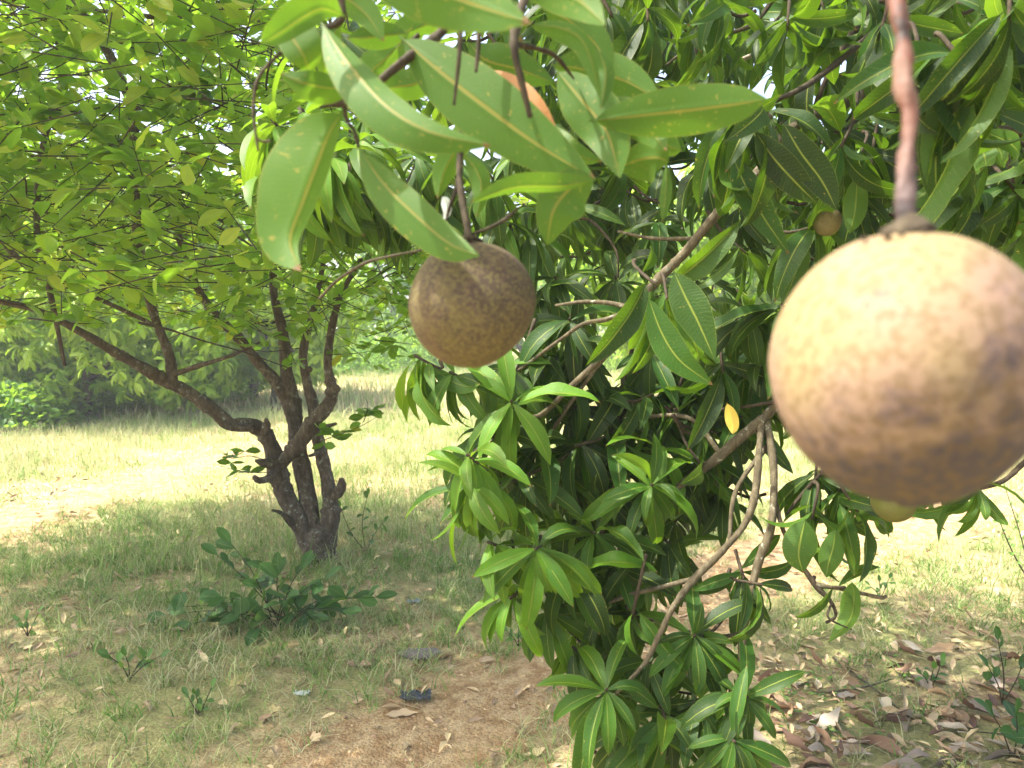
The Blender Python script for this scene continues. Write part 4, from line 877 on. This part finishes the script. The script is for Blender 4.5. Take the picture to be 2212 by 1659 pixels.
hero([(1400, 640, 1.2), (1430, 720, 1.19), (1470, 780, 1.18), (1540, 832, 1.17)], 38, 38, 'mango_leaf', under=False, tone=.4, fold=.2)
hero([(1690, 262, 1.12), (1730, 330, 1.12), (1775, 390, 1.12), (1808, 455, 1.12)], 40, 40, 'mango_leaf', under=False, tone=.05, fold=.12)
hero([(1630, 280, 1.13), (1670, 340, 1.13), (1720, 395, 1.13), (1765, 440, 1.14)], 38, 38, 'mango_leaf', under=False, tone=.08, fold=.12)
hero([(1580, 330, 1.18), (1610, 400, 1.18), (1650, 470, 1.18), (1705, 550, 1.18)], 36, 34, 'mango_leaf', under=False, tone=.15, fold=.2)
hero([(1850, 380, 1.45), (1850, 420, 1.45), (1845, 465, 1.45), (1835, 505, 1.45)], 28, 28, 'mango_leaf', tone=1., label='yellowing speckled leaf beside the small upper fruit')
hero([(1570, 870, 1.55), (1580, 895, 1.55), (1585, 920, 1.55), (1583, 938, 1.55)], 14, 18, 'yellow_leaf', label='bright yellow leaf near the branch fork')
hero([(1840, 1255, 1.5), (1845, 1290, 1.5), (1835, 1340, 1.5), (1790, 1388, 1.5)], 16, 30, 'mango_leaf', tone=.9, label='old yellow green leaf hanging from the bare twig')
hero([(1740, 1120, 1.45), (1730, 1160, 1.45), (1725, 1200, 1.45), (1735, 1238, 1.45)], 42, 40, 'mango_leaf', tone=.35)
hero([(1805, 1140, 1.46), (1800, 1180, 1.46), (1790, 1215, 1.46), (1785, 1248, 1.46)], 28, 28, 'mango_leaf', tone=.6)
# near twigs
def nt_(pts, mat='twig', name='twig', **kw): return mt(pts, mat, name, 10, rough=.09, knots=.18, **kw)
nt_([(700, -120, .50), (735, 5, .5), (730, 60, .5)] and [(715, -60, .5, 9), (738, 0, .5, 9), (736, 45, .5, 11), (700, 62, .5, 5)])
nt_([(1190, -160, .55, 9), (1120, 40, .52, 12), (1112, 110, .51, 11), (1128, 180, .51, 9), (1145, 252, .51, 7)])
nt_([(1112, 95, .52, 8), (1160, 105, .53, 7), (1200, 122, .54, 6), (1240, 170, .56, 3)])
nt_([(1000, -40, .52, 6), (994, 90, .5, 6), (988, 160, .5, 5), (981, 226, .5, 4)])
nt_([(1035, -40, .53, 6), (1034, 90, .53, 7), (1028, 155, .53, 4)])
nt_([(670, 45, .52, 4), (640, 85, .52, 5), (600, 120, .52, 4.5), (560, 165, .51, 5), (548, 220, .51, 4), (550, 270, .51, 4), (558, 326, .51, 3.5)])
nt_([(553, 300, .51, 3), (570, 306, .51, 3), (583, 305, .51, 5)])
nt_([(1010, -60, .6, 14), (960, 60, .58, 13), (900, 110, .56, 12), (850, 150, .55, 11), (790, 200, .54, 10), (735, 222, .53, 13), (700, 218, .52, 6)])
nt_([(742, 228, .53, 7), (750, 260, .53, 5), (766, 285, .53, 5), (775, 318, .53, 4)])
nt_([(905, 75, .57, 7), (880, 95, .57, 5), (865, 80, .57, 3)]); nt_([(690, 232, .52, 3), (735, 225, .52, 5), (765, 225, .52, 4)])
nt_([(1010, 235, .58, 8), (998, 300, .57, 9), (992, 370, .56, 9), (1000, 440, .55, 9), (1010, 490, .545, 10), (1012, 522, .54, 12)])
nt_([(996, 360, .56, 7), (985, 410, .56, 6), (972, 445, .56, 5), (963, 478, .56, 3)])
nt_([(1120, 448, .56, 3), (1090, 475, .555, 5), (1050, 495, .55, 4), (1012, 508, .545, 4)])
nt_([(1285, 470, .60, 2), (1200, 440, .58, 3), (1120, 448, .56, 3)] ) if False else None
nt_([(690, 645, .75, 4), (730, 605, .73, 4), (790, 568, .7, 4), (850, 552, .68, 3), (910, 540, .66, 3)])

# ------------------------------------------------------------------ mangoes
def mango_fruit(c, R_, Rz, mat, label, stalk=None, stalk_r=None, smat='twig', seed=1, shape=None, amp=.012):
    t = empty('mango', c, label, 'mango', 'mangoes hanging on the tree')
    V, Fq = sphere(R_, Rz, seed, 56, 40, amp, shape); V = V.copy()
    link('fruit_body', mesh_np('fruit_body', V, Fq), M[mat], t)
    # woody collar where the stalk enters
    V, Fq = tube([(0, 0, Rz * .93), (0, 0, Rz * .99), (0, 0, Rz * 1.05)], [R_ * .2, R_ * .15, R_ * .09], 12, 4, .2); link('stalk_collar', mesh_np('stalk_collar', V, Fq), M['twig'], t)
    if stalk is not None:
        V, Fq = tube([np.array(q) - c for q in stalk], stalk_r, 16, 9, .13, .10); link('stalk', mesh_np('stalk', V, Fq), M[smat], t)
    return t
def dent(R_, Rz, k=.06, low=0.03):
    def f(x, y, z, a):
        r = math.hypot(x, y) / R_
        z -= k * Rz * math.exp(-(r / .35) ** 2) * (1 if z > 0 else 0)
        s = 1 - low * max(0., -z / Rz); return x * s, y * s, z
    return f
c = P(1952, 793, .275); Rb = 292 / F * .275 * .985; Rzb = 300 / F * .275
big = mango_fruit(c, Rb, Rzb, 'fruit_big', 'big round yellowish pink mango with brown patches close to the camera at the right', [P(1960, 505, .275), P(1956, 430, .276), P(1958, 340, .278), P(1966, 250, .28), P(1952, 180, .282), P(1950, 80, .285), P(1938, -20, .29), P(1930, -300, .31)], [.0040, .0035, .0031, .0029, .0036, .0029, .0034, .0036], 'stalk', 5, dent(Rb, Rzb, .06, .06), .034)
for k, (a, b, r_) in enumerate(((-.020, -.008, .0011), (-.015, -.014, .0015), (-.011, -.016, .0010), (-.004, -.018, .0009))):
    V, Fq = lump(r_, 40 + k, .8, 6); rr = math.hypot(a, b); zz = Rzb * math.sqrt(max(0, 1 - (rr / Rb) ** 2)) - .06 * Rzb * math.exp(-(rr / Rb / .35) ** 2)
    link('sap_bead', mesh_np('sap_bead', V + [a, b, zz + .0004], Fq), M['twig'], big)
c = P(1018, 657, .56); Rm_ = 133 / F * .56
mango_fruit(c, Rm_, 139 / F * .56, 'fruit_mid', 'round russet brown mango hanging in the middle under a broad leaf', None, None, seed=8, shape=dent(Rm_, Rm_, .05, .08), amp=.026)
c = P(1787, 478, 1.52); mango_fruit(c, .028, .030, 'fruit_small', 'small tan mango half hidden behind dark leaves above the big one', [P(1787, 450, 1.52), P(1780, 400, 1.53), P(1760, 330, 1.56)], [.002, .002, .002], seed=3)
c = P(1930, 1086, 1.4); mango_fruit(c, .040, .036, 'fruit_green', 'green yellow mango with a brown crown just below the big one', [P(1934, 1065, 1.4), P(1930, 1000, 1.42), P(1925, 900, 1.45)], [.002, .002, .002], seed=4)

# ------------------------------------------------------------------ trees beyond the clearing
def far_tree(x, y, h, rx, ry, n, L, tone, label, trunk_h=.9, mat='far_leaf', zlow=.3, pale=False, group='trees beyond the clearing', tmpl=None, lumps=9, cat='tree', name='mango_tree', tk=.8):
    b = np.array([x, y, 0.]); root = empty(name, b, label, cat, group)
    zlow = zlow * .45; cz = (h + zlow) / 2; rz = (h - zlow) / 2; blobs = [(np.array([x, y, cz]), np.array([rx * .72, ry * .72, rz * .8]))]
    for k in range(lumps):
        a = 6.283 * k / lumps + rng.normal() * .3; e = rng.uniform(-.9, .9); blobs.append((np.array([x + math.cos(a) * rx * .62, y + math.sin(a) * ry * .62, cz + e * rz * .62]), np.array([rx, ry, rz]) * rng.uniform(.32, .48)))
    bw = bark
    bm_ = M['pale_bark'] if pale else M['mango_bark']
    part_tube('trunk', [b + [0, 0, -.1], b + [.05, 0, trunk_h * .5], b + [0, .05, trunk_h], b + [.1, 0, cz]], [.16 * tk, .13 * tk, .11 * tk, .05 * tk], bm_, root, 9, 4)
    for k in range(6):
        c_ = blobs[1 + k % lumps][0]; part_tube('branch', [b + [0, 0, trunk_h * rng.uniform(.6, 1.1)], (b + c_) / 2 + [0, 0, .25], c_ + rng.normal(size=3) * .2], [.09 * tk, .055 * tk, .02 * tk], bm_, root, 7, 4)
    nw = n // 8; lv = []; 
    wts = np.array([2.2] + [1.] * lumps); wts /= wts.sum(); bi = rng.choice(len(blobs), nw, p=wts)
    cs = np.array([b_[0] for b_ in blobs])[bi]; rs = np.array([b_[1] for b_ in blobs])[bi]
    v = norm(rng.normal(size=(nw, 3))); rad = rng.random(nw) ** (1 / 5)
    cc = cs + v * rs * rad[:, None]; ax = norm(v + rng.normal(size=(nw, 3)) * .4 + [0, 0, .3]); keep = cc[:, 2] > zlow * .6; cc, ax = cc[keep], ax[keep]; nw = len(cc)
    cc = np.repeat(cc, 8, 0); axr = np.repeat(ax, 8, 0); L = L * 1.1; d = norm(axr * .4 + norm(rng.normal(size=cc.shape)) + [0, 0, -.45]); nn = norm(axr + [0, 0, .9] + rng.normal(size=cc.shape) * .3)
    tn = np.clip(np.repeat(rng.normal(tone, .14, nw), 8) + rng.normal(size=nw * 8) * .08, 0, 1)
    bulk_leaves('far_foliage', M[mat], tmpl or T_MANGO_FAR, cc, d, nn, L * rng.uniform(.7, 1.2, nw * 8), tn, rng.random(nw * 8), root)
    return root
far_tree(-7.9, 13.2, 4.6, 3.0, 2.0, 15000, .21, .8, 'mango tree with bright drooping leaves at the far left edge of the clearing', 1.0, zlow=.6, lumps=14, tk=.45)
far_tree(-5.3, 15.0, 4.6, 2.2, 2.0, 9000, .2, .9, 'yellow green tree seen under the lime branches left of its trunk', 1.0, zlow=.9)
far_tree(-11.5, 15.5, 6.0, 3.4, 2.6, 8000, .26, .45, 'dark green tree behind the bright tree at the left edge')
far_tree(3.6, 13.5, 5.0, 2.8, 2.4, 16000, .24, .85, 'bright yellow green mango tree with pale boughs seen behind the hanging branches', 1.3, pale=True, zlow=.75)
far_tree(8.2, 13.5, 5.2, 3.0, 2.4, 9000, .26, .6, 'mango tree at the far right edge of the clearing', zlow=.9)
for i, (x, y, h, rx, tn, lab) in enumerate([(-16, 24, 6.0, 3.8, .45, 'leftmost tree of the far tree line'), (-9.5, 25, 5.4, 3.4, .7, 'pale green tree in the far tree line behind the yellow green tree'), (-4.4, 27, 5.6, 3.3, .4, 'darker tree of the far line seen left of the lime stems'),
                                       (.3, 26, 5.2, 3.3, .65, 'rounded tree of the far line seen behind the brown fruit'), (5.0, 28, 6.0, 3.6, .5, 'tree of the far line behind the pale boughs'), (10.5, 27, 6.2, 3.8, .55, 'tree of the far line behind the big fruit'), (16, 25, 6, 3.8, .45, 'rightmost tree of the far tree line')]):
    far_tree(x, y, h, rx, 2.6, 6500, .30, tn, lab, zlow=.25)
far_tree(-6.6, 11.4, 3.3, 2.3, 1.6, 12000, .21, .95, 'low mango tree with bright drooping leaves hanging near the ground at the left edge', .8, zlow=.2, lumps=13, tk=.4)
far_tree(-4.3, 13.2, 3.0, 1.7, 1.4, 8000, .19, 1.0, 'low yellow green tree closing the clearing left of the lime stems', .8, zlow=.2, lumps=12, tk=.4)
# low bushes at the foot of the far trees
def bush(q, r, h, n, L, tone, label, group='low bushes along the clearing'):
    root = empty('bush', (q[0], q[1], 0), label, 'bush', group); b = np.array([q[0], q[1], 0.])
    v = norm(rng.normal(size=(n, 3))); v[:, 2] = np.abs(v[:, 2]); p = b + v * (rng.random(n) ** .4)[:, None] * [r, r * .8, h]; p[:, 2] += .04
    bulk_leaves('bush_foliage', M['far_leaf'], T_MANGO_FAR if L > .15 else T_LIME_LO[:3], p, norm(v + rng.normal(size=(n, 3)) * .8 - [0, 0, .5]), norm(rng.normal(size=(n, 3)) * .5 + [0, 0, 1]), L * rng.uniform(.6, 1.2, n), np.clip(rng.normal(tone, .12, n), 0, 1), rng.random(n), root)
    for k in range(5):
        a = rng.random() * 6.28; part_tube('stem', [b, b + [math.cos(a) * r * .4, math.sin(a) * r * .3, h * .7]], [.015, .006], M['twig'], root, 5, 3)
for (a, b, r, h, tn, lab) in ((-30, 872, 1.6, 2.0, .95, 'tall bright leafy bush at the left edge of the clearing'), (190, 862, 1.5, 1.9, .9, 'tall bright leafy bush behind the slanting lime branch'), (330, 848, 1.4, 1.5, .7, 'mid green bush behind the fork of the slanting lime branch'), (440, 835, 1.5, 1.9, 1.0, 'yellow green bush left of the lime stems'), (90, 905, 1.3, .9, .15, 'dark bush in the shade under the bright left tree'), (230, 880, 1.1, .8, .2, 'dark green bush right of the shaded one under the left tree'), (20, 930, .9, .6, .1, 'low dark bush at the left edge'),
                           (410, 865, 1.2, .85, .2, 'leafy bush at the edge of the grass behind the slanting lime branch'), (500, 838, 1.2, .7, .35, 'small green bush left of the lime stems far off'),
                           (760, 806, 2.2, 1.1, .3, 'distant dark bush at the top of the sunny grass'), (900, 800, 2.0, 1.0, .25, 'distant bush below the brown fruit'), (1330, 800, 2.5, 1.4, .8, 'yellow green bush behind the mango leaves'), (1750, 815, 2.2, 1.2, .5, 'green bush left of the big fruit far off')):
    bush(G(a, b), r, h, 3200, .13 if h < 1.3 else .2, tn, lab)
for k, (x, lab) in enumerate([(-15.5, 'leftmost bush of the low row under the far trees'), (-12.2, 'second bush from the left in the low row under the far trees'), (-9, 'third bush from the left in the low row under the far trees'), (-6, 'bush of the low far row left of the lime stems'), (-3.2, 'bush of the low far row just right of the lime stems'), (2.6, 'bush of the low far row behind the middle mango leaves'), (6.4, 'bush of the low far row behind the branch fork'), (9.6, 'bush of the low far row behind the big fruit'), (13, 'rightmost bush of the low far row')]):
    bush((x, 23.5 + (k % 3) * .7, 0), 2.3, 1.75 + .3 * (k % 2), 2600, .2, [.25, .5, .35][k % 3], lab, group='low row of bushes under the far trees')

# ------------------------------------------------------------------ thin veil volume added to stand in for lens flare
hm = bpy.data.materials.new('flare_veil_volume'); hm.use_nodes = True; ht = hm.node_tree; ht.nodes.clear()
ho = ht.nodes.new('ShaderNodeOutputMaterial'); hv = ht.nodes.new('ShaderNodeVolumePrincipled'); hv.inputs['Color'].default_value = (.95, .97, 1, 1)
hv.inputs['Density'].default_value = VEIL_DENSITY; hv.inputs['Anisotropy'].default_value = .2; ht.links.new(hv.outputs[0], ho.inputs['Volume'])
hx, hy0, hy1, hz0, hz1 = 640, -640, 640, -1.2, 9.0
HV = np.array([(x, y, z) for z in (hz0, hz1) for y in (hy0, hy1) for x in (-hx, hx)], float)
tag(link('flare_veil', mesh_np('flare_veil', HV, np.array([[0, 2, 3, 1], [4, 5, 7, 6], [0, 1, 5, 4], [2, 6, 7, 3], [0, 4, 6, 2], [1, 3, 7, 5]]), smooth=False), hm), kind='stuff')

# ------------------------------------------------------------------ small plants
def plant(q, stems, leafL, tone, label, name='seedling', mat='weed_leaf', per=6, cat='plant', group=None, tm=None, sr=.003):
    root = empty(name, q, label, cat, group); loc = np.array(root.location); lvv = Leaves()
    for s in stems:
        p = [np.array(a) for a in s]; V, Fq = tube(p, np.linspace(sr, sr * .45, len(p)), 6, 5, .1); link('stem', mesh_np('stem', V - loc, Fq), M['twig'], root)
        cv = catmull(p, 40); T = np.gradient(cv, axis=0)
        for k in range(per):
            i = int(12 + 27 * (k + .5) / per); sd = norm(np.cross(T[i], [0, 0, 1]) + rng.normal(size=3) * .2) * (1 if k % 2 else -1)
            lvv.add(cv[i], norm(norm(T[i]) * .5 + sd + [0, 0, rng.uniform(-.3, .4)]), norm(np.array([0, -.35, 1]) + rng.normal(size=3) * .35), leafL * rng.uniform(.6, 1.15), np.clip(tone + rng.normal() * .15, 0, 1))
        lvv.add(cv[-1], norm(T[-1]), norm(np.array([0, -.6, .8])), leafL * .9, tone)
    place_leaves(lvv, root, M[mat], tm or T_LIME_HI, T_LIME_LO, 300, name)
    return root
b0 = G(600, 1350)
st = []
for (x, y, dz) in ((360, 1330, 0), (400, 1310, .05), (470, 1200, .1), (500, 1175, 0), (420, 1360, -.1), (540, 1260, .1), (600, 1240, 0), (650, 1230, .1), (700, 1250, -.1), (760, 1290, .05), (810, 1290, 0), (670, 1330, -.1), (560, 1370, -.15), (480, 1290, -.05), (620, 1290, -.1), (520, 1330, -.1), (740, 1320, -.15)):
    dd_ = np.linalg.norm(b0[:2]); tip = P(x, y, b0[1] * 1.03 + dz); tip[2] = max(tip[2], .05); mid = (b0 + tip) / 2 + np.array([0, 0, .05]); st.append([b0 + rng.normal(size=3) * [.05, .03, 0], mid, tip])
plant(b0, st, .125, .35, 'low broad leaved green plant spreading in front of the lime trunk', per=6)
b1 = G(280, 1480); plant(b1, [[b1, b1 + [.03 * k, .0, .06], b1 + [.07 * k, -.02, .11]] for k in (-1, 0, 1.2, 2)], .06, .6, 'small light green weed in the grass at lower left', per=3)
b2 = G(790, 1195); plant(b2, [[b2, b2 + [-.02, 0, .2], b2 + [.02, 0, .38]], [b2, b2 + [-.1, 0, .14], b2 + [-.16, 0, .3]], [b2, b2 + [.06, 0, .12], b2 + [.12, 0, .2]]], .06, .5, 'thin sapling with a few leaves just right of the lime trunk', per=5)
b3 = G(2165, 1520); plant(b3, [[b3, b3 + [0, 0, .12], b3 + [-.03, 0, .26]], [b3, b3 + [.05, 0, .1], b3 + [.08, 0, .2]], [b3, b3 + [-.02, 0, .08], b3 + [-.06, 0, .15]]], .075, .1, 'dark broad leaved seedling growing in the litter at the right edge', per=4)
b4 = G(2190, 1640); plant(b4, [[b4, b4 + [-.03 + .05 * k, .02, .1], b4 + [-.08 + .08 * k, 0, .17]] for k in range(4)], .1, .1, 'dark leafy plant in the bottom right corner', per=3)
b5 = G(2225, 1260); plant(b5, [[b5, b5 + [-.06, 0, .25], b5 + [-.14, .05, .55]], [b5, b5 + [-.12, 0, .2], b5 + [-.22, 0, .42]], [b5, b5 + [.05, 0, .25], b5 + [0, 0, .5]]], .035, .8, 'thin bare stemmed shrub with tiny leaves at the right edge', per=10, sr=.0045, name='shrub')
for k, (a, b, lab) in enumerate(((430, 1560, 'tiny weed with four leaves between dry scraps at the lower left'), (1120, 1400, 'small weed beside the bare soil just left of the hanging mango leaves'), (1900, 1300, 'small green weed in the grass under the big fruit'), (60, 1380, 'small weed near the left edge in the shaded grass'), (2010, 1480, 'small weed standing in the litter right of the creeping weed'))):
    q = G(a, b); plant(q, [[q, q + [.02 * (j - 1), 0, .04], q + [.05 * (j - 1), rng.normal() * .02, .07 + .02 * j]] for j in range(3)], .045, .5, lab, per=3, name='weed')
# creeping small leaved weed
lvv = Leaves(); rt = empty('creeping_weed', G(1720, 1500), 'creeping weed with tiny bright leaves over the litter at lower right', 'plant')
for i in range(160):
    q = G(rng.uniform(1620, 1960), rng.uniform(1430, 1600)); az = rng.random() * 6.28; lvv.add(q + [0, 0, rng.uniform(.015, .05)], [math.cos(az), math.sin(az), .1], norm(rng.normal(size=3) * .3 + [0, 0, 1]), rng.uniform(.015, .028), .85)
p_, d_, n_, L_, t_ = lvv.arr(); bulk_leaves('creeping_leaves', M['weed_leaf'], T_LIME_LO, p_, d_, n_, L_, t_, rng.random(len(p_)), rt)
# long fallen twigs
for pts, lab in (([(1800, 1420), (1900, 1500), (1990, 1560), (2160, 1590), (2260, 1600)], 'long bare fallen twig lying across the litter at lower right'), ([(1760, 1500), (1850, 1490), (1930, 1470)], 'short dry stick on the litter left of the long twig'), ([(1200, 1385), (1260, 1360), (1330, 1345)], 'broken stick on the soil behind the hanging leaves')):
    pp = [G(*a) + [0, 0, .015 + .01 * rng.random()] for a in pts]; V, Fq = tube(pp, np.linspace(.005, .002, len(pp)), 6, 6, .15)
    o = link('fallen_twig', mesh_np('fallen_twig', V - pp[0], Fq), M['mango_bark'], loc=pp[0]); tag(o, lab, 'twig')
